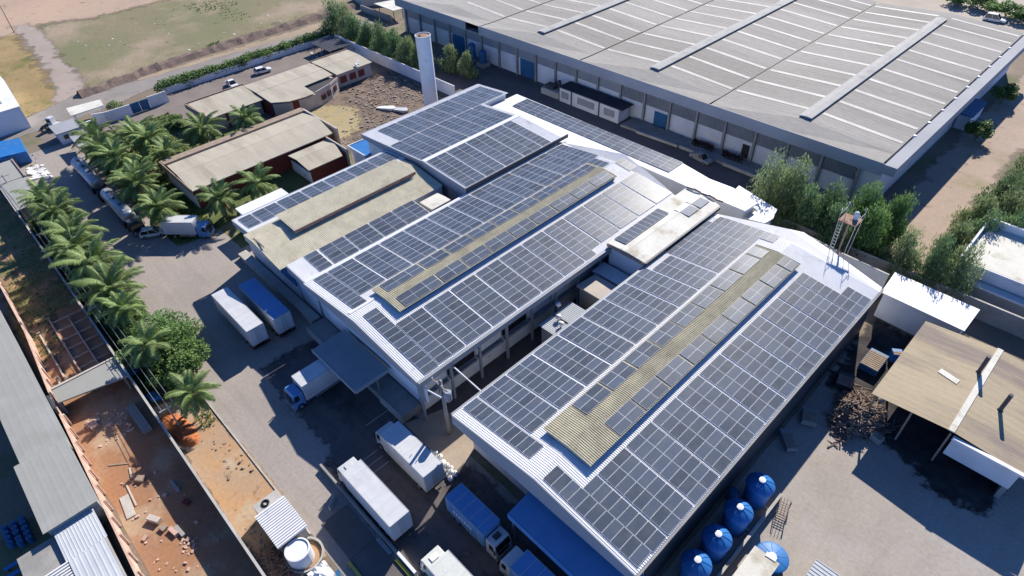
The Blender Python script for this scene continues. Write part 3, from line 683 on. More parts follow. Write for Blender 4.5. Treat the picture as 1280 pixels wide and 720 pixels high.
for i, (x, h) in enumerate(((-119.5, 4.6), (-115.6, 3.9))):
    oo = Vector((x, 100.6, 0))
    t = thing('storage_silo', ('taller' if i == 0 else 'shorter') + ' teal cylindrical silo on a plinth before the warehouse wall', 'silo', oo)
    part('body', 'blue_paint', t, oo, lambda b: b.lathe(x, 100.6, [(.9, .9), (.9, h - .4), (.5, h)], 18), smooth=True)
    part('plinth', 'concrete', t, oo, lambda b: b.box(x - 1.3, x + 1.3, 99.4, 101.8, 0, .9))
oo = Vector((-91.5, 100.2, 0))
t = thing('utility_tank', 'squat concrete block with dark machinery beside the white annex', 'tank', oo)
part('base', 'concrete_light', t, oo, lambda b: b.box(-94.2, -88.9, 98.8, 101.4, 0, 1.4))
part('machine', 'dark_metal', t, oo, lambda b: (b.box(-93.5, -91, 99.3, 101, 1.4, 2.2), b.tube((-90, 100.3, 1.4), (-90, 100.3, 3.6), .35, n=10)))

# ------------------------------------------------------------------ water tower
o = Vector((-106.6, 77.0, 0))
t = thing('water_tower', 'tall plain white cylindrical water tower beside the rear hall', 'water tower', o)
part('shaft', 'white_metal', t, o, lambda b: b.lathe(-106.6, 77, [(1.55, 0), (1.55, 16)], 32, cap=False), smooth=True)
part('top_slab', 'rust', t, o, lambda b: b.lathe(-106.6, 77, [(1.5, 15.8), (1.5, 15.95), (.4, 15.97)], 32), smooth=False)
part('rim', 'white_wall', t, o, lambda b: b.lathe(-106.6, 77, [(1.56, 15.9), (1.62, 15.9), (1.62, 16.12), (1.5, 16.12), (1.5, 15.9)], 32, cap=False))
part('hatch', 'black', t, o, lambda b: b.lathe(-106.9, 76.4, [(.3, 15.9), (.3, 16.1)], 10))

# ------------------------------------------------------------------ school compound
def shed_building(name, label, cat, pts, h, roofs, wall='plaster_cream'):
    o = Vector((*pts[0], 0)); t = thing(name, label, cat, o)
    part('wall', wall, t, o, lambda b: b.prism(pts, 0, h))
    for q in roofs:
        part('roof', 'cream_roof', t, o, lambda b: b.prism([(x, y) for x, y, z in q], [z - .16 for x, y, z in q], [z for x, y, z in q]))
    return t, o
mat('cream_roof', (.50, .455, .36), (.43, .39, .31), scale=.25, rough=.88, fine=.08, stretch=(.4, 2, 1), c3=(.37, .32, .25), s3=.2, t3=(.53, .68))
t, o = shed_building('school_block', 'small cream-roofed block nearest the blue gate with a single-slope roof', 'school building',
    [(-141.2, 38.6), (-132.9, 39.4), (-132.9, 50.6), (-141.2, 50.6)], 3.2, [[(-141.6, 38.3, 3.9), (-132.3, 39.0, 3.4), (-132.2, 51.0, 3.4), (-141.6, 51.0, 3.9)]])
part('parapet', 'timber', t, o, lambda b: (b.obox(-141.9, 44.7, 3.2, 4.15, .25, 13.2), b.obox(-137, 38.15, 3.0, 4.1, 9.6, .25, .07)))
for y in (42.5, 47.5): part('pilaster', 'maroon', t, o, lambda b: b.box(-132.88, -132.6, y, y + .35, 0, 3.2))
t, o = shed_building('school_block', 'cream-roofed block with a curved window wall and open roof well', 'school building',
    [(-141.2, 51.3), (-129.2, 51.6), (-127.2, 54.6), (-126.5, 58), (-126.7, 61.5), (-128.0, 65.2), (-129.8, 68.2), (-141.2, 68.2)], 3.0,
    [[(-141.6, 51.2, 3.7), (-135.5, 51.2, 3.9), (-135.5, 68.3, 3.9), (-141.6, 68.3, 3.7)],
     [(-135.45, 51.2, 3.88), (-129.2, 51.3, 3.5), (-127.0, 54.4, 3.4), (-126.3, 58, 3.4), (-126.5, 60.4, 3.4), (-131.1, 60.5, 3.6), (-131.6, 68.3, 3.6), (-135.45, 68.3, 3.88)]])
part('parapet', 'plaster_cream', t, o, lambda b: [b.obox((p[0] + q[0]) / 2, (p[1] + q[1]) / 2, 3.0, 3.55, math.hypot(q[0] - p[0], q[1] - p[1]) + .1, .2, math.atan2(q[1] - p[1], q[0] - p[0]))
     for p, q in (((-126.6, 60.8), (-128.0, 65.2)), ((-128.0, 65.2), (-129.8, 68.3)))])
part('roof_well', 'dark_roof', t, o, lambda b: b.prism([(-131.0, 60.6), (-126.9, 60.6), (-128.3, 65.0), (-130.0, 68.1), (-131.5, 68.1)], 3.0, 3.05))
for k, (px_, py_) in enumerate(((-126.85, 62.6), (-127.7, 64.5), (-128.9, 66.8))):
    f = part('window', 'maroon', t, o, lambda b: b.obox(px_, py_, 1.1, 2.3, 1.35, .2, 1.9 + .12 * k))
    part('pane', 'window_dark', f, Vector((0, 0, 0)), lambda b: b.obox(px_ - o.x + .07, py_ - o.y + .02, 1.2, 2.2, 1.1, .14, 1.9 + .12 * k))
part('doorway', 'maroon', t, o, lambda b: b.obox(-126.9, 56.8, 0, 3.2, 3.4, .25, 1.45))
part('side_wall', 'maroon', t, o, lambda b: b.box(-133.5, -129.5, 51.05, 51.25, .2, 3.3))
t, o = shed_building('school_block', 'cream-roofed block in front of the long white wall with maroon windows', 'school building',
    [(-141.2, 69.0), (-131.9, 69.3), (-131.7, 78.7), (-141.2, 78.7)], 3.0, [[(-141.7, 68.7, 3.8), (-136.6, 68.7, 3.9), (-136.6, 79.0, 3.9), (-141.7, 79.0, 3.8)], [(-136.55, 68.7, 3.89), (-131.2, 69.2, 3.4), (-131.2, 79.0, 3.4), (-136.55, 79.0, 3.89)]])
for y in (70.0, 72.6, 75.0): part('window', 'maroon', t, o, lambda b: b.box(-131.68, -131.6, y, y + 1.7, .9, 2.4))
part('roof_edge', 'timber', t, o, lambda b: b.obox(-141.9, 73.8, 3.3, 4.0, .2, 10.4))
# rubble lying on roofs
for k in range(7):
    oo = Vector((-133.5 + .35 * k, 76.6 - .3 * k + rnd.uniform(-.4, .4), 3.66))
    tag(part('broken_tile', 'white_wall', None, oo, lambda b: b.obox(oo.x, oo.y, 3.66, 3.78, rnd.uniform(.5, 1.0), .5, rnd.uniform(0, 3))), 'broken white sheet lying on the maroon-windowed block roof', 'broken sheet', 'broken sheets on the roof')
t, o = shed_building('school_hall', 'long cream-roofed hall with maroon walls standing between the palms', 'school building',
    [(-119.9, 24.8), (-107.0, 24.6), (-107.0, 52.3), (-119.9, 52.3)], 3.7,
    [[(-118.6, 24.6, 4.0), (-113.0, 24.3, 4.5), (-113.0, 53.4, 4.5), (-118.6, 53.4, 4.0)], [(-112.97, 24.3, 4.49), (-106.4, 24.1, 3.95), (-106.4, 52.4, 3.95), (-112.97, 53.4, 4.49)]], 'maroon')
part('parapet', 'timber', t, o, lambda b: (b.box(-120.5, -118.7, 24.2, 53.6, 3.3, 4.35), b.box(-120.5, -106.4, 23.95, 24.12, 3.2, 4.3)))
part('gable_wall', 'plaster_cream', t, o, lambda b: b.box(-119.6, -106.6, 53.45, 53.8, 0, 4.4))
part('wall_band', 'white_wall', t, o, lambda b: b.box(-119.7, -107.2, 24.35, 24.55, 0, 2.4))
t, o = shed_building('school_annex', 'small cream-roofed maroon annex joined to the long hall beside the blue roof', 'school building',
    [(-106.3, 42.9), (-99.2, 42.9), (-99.2, 50.2), (-106.3, 50.2)], 3.2,
    [[(-106.35, 42.3, 3.3), (-102.8, 42.3, 3.75), (-102.8, 50.6, 3.75), (-106.35, 50.6, 3.3)], [(-102.77, 42.3, 3.74), (-98.5, 42.2, 3.25), (-98.5, 49.4, 3.25), (-102.77, 50.6, 3.74)]], 'maroon')
part('lower_wall', 'white_wall', t, o, lambda b: (b.box(-106.2, -99.4, 42.6, 42.8, 0, 2.2),))
part('gable_wall', 'plaster_cream', t, o, lambda b: b.box(-106.2, -98.9, 50.65, 50.9, 0, 3.9))
o = Vector((-94.5, 31, 0))
t = thing('flat_canopy', 'flat white slab canopy along the outer wall of the cream-roofed hall', 'canopy', o)
part('roof', 'white_wall', t, o, lambda b: b.box(-95.7, -90.5, 26.8, 35.3, 3.75, 4.0))
part('wall', 'white_wall', t, o, lambda b: b.box(-95.3, -90.6, 27.1, 35.0, 0, 3.74))
o = Vector((-96.5, 54, 0))
t = thing('flat_roof_room', 'flat blue-roofed room tucked below the corner of the rear hall', 'room', o)
part('roof', 'blue_tank', t, o, lambda b: b.box(-99.4, -93.9, 51.6, 56.2, 3.85, 4.0))
part('parapet', 'white_wall', t, o, lambda b: (b.box(-99.6, -99.41, 51.4, 56.4, 3.5, 4.15), b.box(-99.4, -94, 51.4, 51.59, 3.5, 4.15)))
part('wall', 'white_wall', t, o, lambda b: b.box(-99.3, -94.2, 51.7, 56.1, 0, 3.84))

# boundary walls
def wall_thing(label, pts, h, m, th=.2, name='boundary_wall', cap=None, piers=0, pier_side=1, pm=None):
    o = Vector((*pts[0], 0)); t = thing(name, label, 'wall', o)
    def seg(b):
        for p, q in zip(pts, pts[1:]):
            L = math.hypot(q[0] - p[0], q[1] - p[1])
            b.obox((p[0] + q[0]) / 2, (p[1] + q[1]) / 2, 0, h, L, th, math.atan2(q[1] - p[1], q[0] - p[0]))
    part('wall_body', m, t, o, seg)
    if cap:
        def cp(b):
            for p, q in zip(pts, pts[1:]):
                L = math.hypot(q[0] - p[0], q[1] - p[1])
                b.obox((p[0] + q[0]) / 2, (p[1] + q[1]) / 2, h + .003, h + .08, L + .02, th + .08, math.atan2(q[1] - p[1], q[0] - p[0]))
        part('coping', cap, t, o, cp)
    if piers:
        p, q = pts[0], pts[-1]; L = math.hypot(q[0] - p[0], q[1] - p[1]); n = int(L / piers); a = math.atan2(q[1] - p[1], q[0] - p[0])
        for i in range(n + 1):
            f = i * piers / L; x = p[0] + (q[0] - p[0]) * f - math.sin(a) * pier_side * (th / 2 + .12); y = p[1] + (q[1] - p[1]) * f + math.cos(a) * pier_side * (th / 2 + .12)
            part('pier', pm or m, t, o, lambda b: b.obox(x, y, 0, h - .12, .28, .16, a))
    return t
wall_thing('long white wall dividing the school from the tree row', [(-156, 84.1), (-140, 84.1), (-107, 84.2)], 2.8, 'white_wall')
wall_thing('thin white-topped boundary wall between the red earth lot and palm strip', [(-137, .75), (-110, .75), (-80, .68), (-36, .5)], 2.75, 'concrete', cap='concrete_light', th=.18)
wall_thing('pink unplastered block wall with piers beside the grey sheds', [(-109, -6.4), (-92, -6.55), (-78, -7.4), (-44, -8.3)], 2.2, 'brick_wall', th=.2, piers=2.6, pier_side=1)
wall_thing('grey wall along the back street behind the white roofs', [(-60, 86.2), (-33, 86.3), (-12, 86.4), (12, 86.8)], 2.8, 'concrete', cap='concrete_light')
wall_thing('low wall beside the blue water tanks', [(-6.75, 20), (-6.75, 43.4)], .95, 'concrete', cap='concrete_light', name='low_wall')
wall_thing('white wall under the hedge along the school forecourt', [(-160.3, 39.0), (-160.1, 85)], 1.5, 'white_wall')
wall_thing('curved-topped white street wall next to the guard house', [(-156.3, 22.6), (-155.2, 25), (-154.9, 30.2)], 2.5, 'white_wall', th=.25)
wall_thing('white street wall between the blue gate and hedge', [(-155.6, 34.4), (-155.7, 38.6)], 2.6, 'white_wall', th=.25)
o = Vector((-155.2, 32.3, 0))
t = thing('entrance_gate', 'deep blue metal gate in the white street wall', 'gate', o)
part('leaf', 'blue_paint', t, o, lambda b: b.box(-155.4, -155.25, 30.3, 32.25, .1, 2.4)); part('leaf', 'blue_paint', t, o, lambda b: b.box(-155.4, -155.25, 32.35, 34.2, .1, 2.4))
o = Vector((-158, 17, 0))
t = thing('guard_house', 'low white guard house at the street corner with small windows', 'guard house', o)
part('wall', 'white_wall', t, o, lambda b: b.box(-156.8, -151.8, 14.6, 18.9, 0, 2.4))
part('roof', 'fascia_grey', t, o, lambda b: b.box(-157.1, -151.5, 14.3, 19.1, 2.41, 2.6))
for y in (15.4, 17.0): part('window', 'glass', t, o, lambda b: b.box(-151.79, -151.72, y, y + .9, 1.0, 1.9))
part('pillar', 'white_wall', t, o, lambda b: (b.box(-152.5, -152.1, 19.4, 21.6, 0, 2.9),))
part('door', 'dark_metal', t, o, lambda b: b.box(-152.08, -152.0, 20, 21.2, .2, 2.4))
o = Vector((-160.5, 23, 0))
t = thing('gate_canopy', 'cream slab canopy over the street entrance', 'canopy', o)
part('roof', 'grey_cream_sheet', t, o, lambda b: b.prism([(-163.1, 19.7), (-158.1, 19.2), (-158.3, 26.0), (-162.0, 26.5)], 2.6, 2.8))
for p_ in ((-162.4, 20.2), (-158.6, 19.8), (-158.8, 25.4)): part('post', 'white_wall', t, o, lambda b: b.box(p_[0], p_[0] + .3, p_[1], p_[1] + .3, 0, 2.6))
o = Vector((-146, 17, 0))
t = thing('shelter', 'small grey flat-roofed shelter beside the first garden palm', 'shelter', o)
part('roof', 'fascia_grey', t, o, lambda b: b.prism([(-149.0, 16.0), (-142.6, 15.9), (-143.0, 17.9), (-148.0, 18.7)], 2.3, 2.45))
for p_ in ((-148.4, 16.4), (-143.2, 16.3), (-147.4, 18), (-143.4, 17.4)): part('post', 'grey_metal', t, o, lambda b: b.box(p_[0], p_[0] + .12, p_[1], p_[1] + .12, 0, 2.3))
o = Vector((-172, 4, 0))
t = thing('white_building', 'large white flat-roofed building across the street with a bluish roof inset', 'building', o)
part('wall', 'white_wall', t, o, lambda b: b.prism([(-190, -30), (-166.4, -30), (-166.2, 12.2), (-184.8, 13.5), (-190, 13.5)], 0, 4.8))
part('roof', 'white_wall', t, o, lambda b: b.prism([(-190, -30), (-166.3, -30), (-166.0, 12.3), (-184.8, 13.6), (-190, 13.6)], 4.82, 5.0))
part('roof_inset', 'fascia_grey', t, o, lambda b: b.prism([(-186, 4), (-172.5, 4), (-170.5, 10.0), (-186, 10.6)], 5.01, 5.1))
o = Vector((-152, 6, 0))
t = thing('shipping_container', 'deep blue container beside the street with grey sheds in front', 'container', o)
part('body', 'blue_tank', t, o, lambda b: b.prism([(-158.2, 4.0), (-149.9, 3.4), (-148.7, 8.0), (-156.2, 8.6)], .15, 2.5), bevel=.04)
part('door', 'blue_paint', t, o, lambda b: b.obox(-149.2, 5.7, .3, 2.3, .08, 4.0, .25))
o = Vector((-140, 3, 0))
t = thing('grey_shed', 'grey flat shed roof beside the boundary wall and blue container', 'shed', o)
part('roof', 'shed_grey', t, o, lambda b: (b.box(-146, -137.05, .9, 5.0, 2.8, 3.0),))
part('roof', 'shed_grey', t, o, lambda b: (b.prism([(-137, .9), (-125.1, .9), (-125.4, 2.8), (-133.5, 5.1), (-137, 5.1)], 2.75, 2.92),))
part('wall', 'concrete', t, o, lambda b: (b.box(-145.6, -137, 1.1, 4.7, 0, 2.79), b.box(-137, -126, 1.1, 2.4, 0, 2.74)))
part('roof_beam', 'timber', t, o, lambda b: b.obox(-141.3, 5.05, 2.6, 3.2, 9, .25, 0))

# sheds along the pink wall
o = Vector((-82, -10, 0))
t = thing('long_shed', 'long plain grey corrugated shed, upper one of the three by the pink wall', 'shed', o)
part('roof', 'shed_grey', t, o, lambda b: b.ribs([-20.0, -12.6, -7.7], [3.6, 4.15, 4.05], -101.5, -66.05, .35, .03, along='y'))
part('wall', 'concrete', t, o, lambda b: b.box(-101.3, -66.2, -19.5, -8.0, 0, 3.5))
# only the strip beyond the dark yard is roofed
bpy.data.objects.remove(t.children[0]); bpy.data.objects.remove(t.children[0])
part('roof', 'shed_grey', t, o, lambda b: b.ribs([-101.5, -66.05], [4.0, 4.05], -12.5, -7.7, .9, .005))
part('wall', 'concrete', t, o, lambda b: b.box(-101.2, -66.3, -12.2, -8.0, 0, 3.9))
part('eave_post', 'dark_metal', t, o, lambda b: (b.box(-75.2, -72.4, -7.68, -7.45, 2.6, 3.7),))
o = Vector((-61, -10.5, 0))
t = thing('grey_shed', 'mid grey corrugated shed between the long shed and pale ribbed one', 'shed', o)
part('roof', 'shed_grey', t, o, lambda b: b.ribs([-66.4, -55.6], [4.1, 4.0], -13.1, -7.85, .9, .006))
part('wall', 'concrete', t, o, lambda b: b.box(-66.1, -55.9, -12.8, -8.1, 0, 3.9))
o = Vector((-51, -10.8, 0))
t = thing('pale_shed', 'pale bluish ribbed metal shed at the corner by the pink wall', 'shed', o)
part('roof', 'shed_light', t, o, lambda b: b.ribs([-56.2, -51.5], [3.3, 3.2], -12.5, -8.7, .3, .02))
part('roof', 'shed_light', t, o, lambda b: b.ribs([-51.48, -40], [3.25, 3.1], -12.3, -9.0, .5, .02))
part('roof_rib', 'white_metal', t, o, lambda b: [b.box(-51.6 + .35 * i, -51.45 + .35 * i, -16.5, -12.4, 3.0, 3.22) for i in range(8)])
part('lower_roof', 'shed_light', t, o, lambda b: b.box(-51.8, -41, -16.5, -12.4, 2.8, 3.0))
part('wall', 'concrete', t, o, lambda b: b.box(-55.8, -41, -16, -9.0, 0, 2.79))
# ------------------------------------------------------------------ vehicles (local +x is forward)
mat('truck_white', (0.624, 0.632, 0.64), (0.562, 0.569, 0.577), scale=.5, rough=.4, spec=.45, fine=.04, c3=(0.468, 0.456, 0.433), s3=.5, t3=(.6, .8), streak=((.5, 3, 1), .07))
mat('truck_side', (0.595, 0.603, 0.612), (0.527, 0.535, 0.544), scale=.6, rough=.45, spec=.4, fine=.05)
mat('truck_greenish', (.66, .68, .62), (.60, .62, .57), rough=.45, scale=.5)
mat('car_white', (.78, .78, .78), rough=.25, spec=.5, fine=0)
mat('car_silver', (.36, .38, .40), rough=.3, spec=.5, metal=.3, fine=0)
mat('tanker_steel', (.42, .44, .47), (.34, .36, .39), scale=.6, rough=.32, metal=.55, fine=.05, c3=(.22, .2, .18), s3=.7, t3=(.58, .7))
mat('lamp', (.6, .6, .55), rough=.2, fine=0)
mat('lamp_red', (.4, .03, .02), rough=.3, fine=0)
mat('mark_blue', (.05, .12, .35), rough=.5, fine=0)

def wheel_mesh():
    b = MB(); r, w = .5, .3
    b.tube((0, -w / 2, 0), (0, w / 2, 0), r, n=18); b.c = 1
    b.tube((0, -w / 2 - .01, 0), (0, w / 2 + .01, 0), r * .52, n=14)
    o = b.build('wheel', ['rubber', 'steel']); me = o.data; bpy.data.objects.remove(o); return me
WHEEL = wheel_mesh()
def wheel(parent, x, y, r=.5, w=1.):
    o = bpy.data.objects.new('wheel', WHEEL); COL.objects.link(o); o.parent = parent; o.location = (x, y, r); o.scale = (r / .5, w, r / .5)

def lp(name, m, t, fn, **k):
    b = MB(); fn(b); return b.build(name, m, t, **k)
def cargo(t, x0, x1, w, z0, z1, m='truck_white', seam=True, round_=.05):
    """box body from x0 (rear) to x1"""
    def body(b):
        b.box(x0, x1, -w / 2, w / 2, z0, z1); b.c = 1
        if seam:
            n = int((x1 - x0) / 1.22)
            for i in range(n + 1):
                for s in (1, -1): b.box(x0 + i * 1.22 + .1, x0 + i * 1.22 + .15, s * w / 2 - .012, s * w / 2 + .014, z0 + .06, z1 - .08)
                if i: b.box(x0 + i * 1.22, x0 + i * 1.22 + .05, -w / 2 + .09, w / 2 - .09, z1 - .01, z1 + .008)
    bx = lp('cargo_box', [MATS[m], MATS['truck_side']], t, body, bevel=round_ if not seam else 0)
    for s in (1, -1):
        lp('rear_door', 'truck_side', bx, lambda b: b.box(x0 - .05, x0 - .004, min(s * .03, s * (w / 2 - .08)), max(s * .03, s * (w / 2 - .08)), z0 + .1, z1 - .12))
        lp('locking_bar', 'steel', bx, lambda b: b.tube((x0 - .08, s * .25, z0 + .1), (x0 - .08, s * .25, z1 - .15), .025, n=6))
    if seam:
        lp('roof_trim', 'fascia_grey', bx, lambda b: (b.box(x0, x1, -w / 2 - .012, -w / 2 + .06, z1 - .02, z1 + .015), b.box(x0, x1, w / 2 - .06, w / 2 + .012, z1 - .02, z1 + .015), b.box(x0 - .01, x0 + .07, -w / 2, w / 2, z1 - .02, z1 + .015)))
    return bx
def cab(t, x0, x1, w, z1, m='truck_white', hatch=None):
    """cab-over cab from x0 (back) to x1 (nose)"""
    n = .22; zb = .45; zw = zb + (z1 - zb) * .5
    def body(b):
        prof = [(x0, zb), (x1, zb), (x1, zw), (x1 - n, z1 - .12), (x1 - n - .2, z1), (x0, z1 - .03)]
        k = len(prof); q = len(b.v)
        for s in (-1, 1):
            for x, z in prof:
                ins = 0 if z <= zw + .01 else .07
                b.v.append((x, s * (w / 2 - ins), z))
        b.f.append(tuple(q + i for i in range(k))); b.f.append(tuple(q + k + i for i in range(k))[::-1]); b.mi += [0, 0]
        for i in range(k):
            j = (i + 1) % k; b.f.append((q + i, q + k + i, q + k + j, q + j)); b.mi.append(0)
    c = lp('cab', m, t, body, bevel=.05)
    lp('windscreen', 'glass', c, lambda b: b.face([(x1 + .01, -w / 2 + .12, zw + .04), (x1 + .01, w / 2 - .12, zw + .04), (x1 - n + .035, w / 2 - .2, z1 - .17), (x1 - n + .035, -w / 2 + .2, z1 - .17)]))
    for s in (1, -1):
        lp('side_window', 'glass', c, lambda b: b.face([(x1 - .35 - .6, s * (w / 2 + .008), zw + .05), (x1 - .3, s * (w / 2 + .008), zw + .05), (x1 - .42, s * (w / 2 - .052), z1 - .22), (x1 - .35 - .6, s * (w / 2 - .052), z1 - .22)][::s]))
        lp('mirror', 'black', c, lambda b: b.box(x1 - .12, x1 - .02, s * (w / 2 + .1) - .06, s * (w / 2 + .1) + .06, zw + .1, zw + .75))
        lp('headlight', 'lamp', c, lambda b: b.box(x1 + .005, x1 + .03, s * (w / 2 - .35) - .16, s * (w / 2 - .35) + .16, .75, .92))
    lp('bumper', 'grey_metal', c, lambda b: b.box(x1 - .1, x1 + .1, -w / 2 - .01, w / 2 + .01, .35, .68))
    lp('grille', 'black', c, lambda b: b.box(x1 + .004, x1 + .025, -w / 2 + .35, w / 2 - .35, 1.0, zw - .08))
    if hatch:
        lp('roof_hatch', hatch, c, lambda b: b.box((x0 + x1) / 2 - .45, (x0 + x1) / 2 + .15, -.42, .42, z1 + .002, z1 + .09), bevel=.03)
    return c
def chassis(t, x0, x1, wheels, w=2.3, r=.5):
    lp('chassis', 'black', t, lambda b: (b.box(x0, x1, -.45, .45, .6, .98), b.box(x0 + .1, x0 + .2, -w / 2, w / 2, .5, .7)))
    for x, dual in wheels:
        for s in (1, -1): wheel(t, x, s * (w / 2 - (.25 if dual else .18)), r, 1.8 if dual else 1.)
    for s in (1, -1): lp('tail_light', 'lamp_red', t, lambda b: b.box(x0 - .03, x0 + .02, s * .95 - .15, s * .95 + .15, .75, .88))
TG = 'box trucks in the yard'
def truck(label, x, y, rz, blen, bw, bz, cl, cz, hatch=None, cm='truck_white', bm='truck_white', marks=False, deflector=False, gap=.12):
    """x, y is the centre of the rear edge of the box"""
    t = thing('box_truck', label, 'truck', (x, y, 0), rz, TG)
    cargo(t, 0, blen, bw, 1.0, bz, bm)
    cab(t, blen + gap, blen + gap + cl, min(bw - .1, 2.25), cz, cm, hatch)
    ws = [(1.5, True), (blen + gap + cl * .45, False)]
    if blen > 8: ws.insert(1, (2.7, True))
    chassis(t, .05, blen + gap + cl * .6, ws, bw - .1)
    if deflector:
        lp('wind_deflector', cm, t, lambda b: b.prism([(blen + gap + .1, -.9), (blen + gap + cl * .7, -.8), (blen + gap + cl * .7, .8), (blen + gap + .1, .9)], cz + .005, [bz - .25, cz + .12, cz + .12, bz - .25]), bevel=.05)
    for s in (1, -1):
        lp('side_guard', 'grey_metal', t, lambda b: (b.box(2.6, blen - 1.2, s * (bw / 2 - .1) - .03, s * (bw / 2 - .1) + .03, .55, .75),))
    lp('fuel_tank', 'steel', t, lambda b: b.box(blen - 1.5, blen - .4, -bw / 2 + .12, -bw / 2 + .7, .4, .95), bevel=.06)
    if marks:
        def mk(b):
            for s in (1, -1):
                yy = s * (bw / 2 + .02)
                for i in range(7):
                    xx = blen * .2 + i * .42
                    b.box(xx, xx + .26, min(yy, yy + s * .004), max(yy, yy + s * .004), 1.9, 2.45)
        lp('side_mark', 'white_metal', t, mk)
    return t
PI = math.pi
# semi-trailers
def trailer(label, x, y, L, w, z1):
    t = thing('semi_trailer', label, 'trailer', (x, y, 0), PI, 'parked semi-trailers')
    cargo(t, 0, L, w, 1.1, z1)
    lp('chassis', 'black', t, lambda b: (b.box(.1, L - .6, -.45, .45, .7, 1.09), b.box(.0, .12, -w / 2, w / 2, .5, .75)))
    for xx in (1.4, 2.6):
        for s in (1, -1): wheel(t, xx, s * (w / 2 - .3), .5, 1.8)
    for s in (1, -1): lp('landing_leg', 'grey_metal', t, lambda b: b.tube((L - 2.2, s * .8, 0), (L - 2.2, s * .8, 1.08), .08, n=8))
    for s in (1, -1): lp('tail_light', 'lamp_red', t, lambda b: b.box(-.03, .02, s * .95 - .15, s * .95 + .15, .78, .9))
    if 'blue' in label: lp('roof_sheet', 'truck_blue', t, lambda b: b.box(.12, L - .05, -w / 2 + .07, w / 2 - .07, z1 + .012, z1 + .03))  # added sheet colours the white roof blue like its shade
    return t
trailer('white semi-trailer with sunlit roof, outer one of the parked pair', -67.3, 15.65, 10.6, 2.4, 3.9)
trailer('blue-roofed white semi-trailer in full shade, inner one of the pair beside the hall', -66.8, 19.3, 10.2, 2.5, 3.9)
truck('white truck with blue cab backed under the grey loading canopy', -55.25, 22.4, -PI / 2, 7.6, 2.5, 3.6, 1.55, 2.7, cm='truck_blue')
truck('long white truck with plain sunlit roof parked beside the weighbridge', -31.7, 12.8, PI, 8.6, 2.45, 3.8, 1.6, 3.0, hatch='truck_side')
truck('white box truck with half-shaded roof crossed by the utility pole shadow', -33.6, 18.6, PI, 7.8, 2.6, 3.9, 1.6, 2.8)
truck('shaded blue box truck with pale cab pointing to the tank-side hall canopy', -30.5, 18.7, 0, 5.8, 2.25, 3.6, 1.5, 2.8, hatch='glass', marks=True, bm='truck_blue')
truck('greenish white truck cut by the bottom of the picture with a roof hatch', -15.8, 12.95, PI, 10.1, 2.5, 3.8, 1.65, 2.9, hatch='car_white', cm='truck_greenish', bm='truck_greenish')
truck('shaded truck with blue box whose cab nearly meets the other blue truck', -13.2, 18.35, PI, 7.4, 2.4, 3.7, 1.5, 2.8, bm='truck_blue')
truck('small white delivery truck with blue cab by the garden palms and white car', -102.85, 17.3, RAD(43), 5.4, 2.15, 3.4, 1.9, 2.45, cm='truck_blue')

# road tanker: two tank trailers and the tractor unit
def tank(label, x, y, L, rz=PI):
    t = thing('tanker_trailer', label, 'tanker', (x, y, 0), rz, 'road tanker train')
    def body(b):
        prof = [(0, .0), (.0, .75), (.18, 1.0), (.5, 1.08), (L - .5, 1.08), (L - .18, 1.0), (L, .75), (L, 0)]
        n = 22; k = len(b.v)
        for px_, r in prof:
            for i in range(n):
                a = 2 * PI * i / n; b.v.append((px_, r * 1.08 * math.cos(a), 2.15 + r * math.sin(a)))
        for q in range(len(prof) - 1):
            for i in range(n):
                j = (i + 1) % n; b.f.append((k + q * n + i, k + (q + 1) * n + i, k + (q + 1) * n + j, k + q * n + j)); b.mi.append(0)
    tk = lp('tank', 'tanker_steel', t, body, smooth=True)
    for i in range(4): lp('tank_band', 'steel', tk, lambda b: [b.tube((1.2 + i * (L - 2.4) / 3 + .0, 0, 2.15), (1.2 + i * (L - 2.4) / 3 + .07, 0, 2.15), 1.17, n=22, cap=False)])
    lp('walkway', 'grey_metal', t, lambda b: (b.box(.8, L - .8, -.3, .3, 3.24, 3.3),))
    for xx in (L * .3, L * .55, L * .8): lp('manhole', 'dark_metal', t, lambda b: b.lathe(xx, 0, [(.32, 3.3), (.32, 3.45), (.1, 3.5)], 12))
    for s in (1, -1): lp('hose_box', 'blue_paint', t, lambda b: b.box(1.0, L - 3, s * 1.08 - .12, s * 1.08 + .12, .95, 1.25))
    lp('chassis', 'black', t, lambda b: b.box(.2, L - .2, -.45, .45, .7, 1.1))
    for xx in (1.3, 2.5, 3.7):
        for s in (1, -1): wheel(t, xx, s * .95, .5, 1.8)
    return t
tank('front tank trailer of the road tanker, nearest the white car', -109.6, 13.9, 11.4)
tank('rear tank trailer of the road tanker, bluish, by the guard house', -125.3, 13.8, 11.9)
t = thing('tractor_unit', 'dark tractor unit at the end of the road tanker behind the white car', 'truck', (-109.3, 13.95, 0), 0)
cab(t, .9, 2.7, 2.2, 2.7, 'dark_metal'); chassis(t, -.6, 2.2, [(0, True), (1.9, False)])
t = thing('dolly', 'dark coupling dolly between the two tank trailers', 'dolly', (-123.0, 13.85, 0), 0)
lp('frame', 'black', t, lambda b: (b.box(-1.9, 1.4, -.5, .5, .7, 1.15), b.box(-.9, .9, -1.1, 1.1, 1.15, 1.9))); [wheel(t, x, s * .95, .5, 1.6) for x in (-.6, .6) for s in (1, -1)]

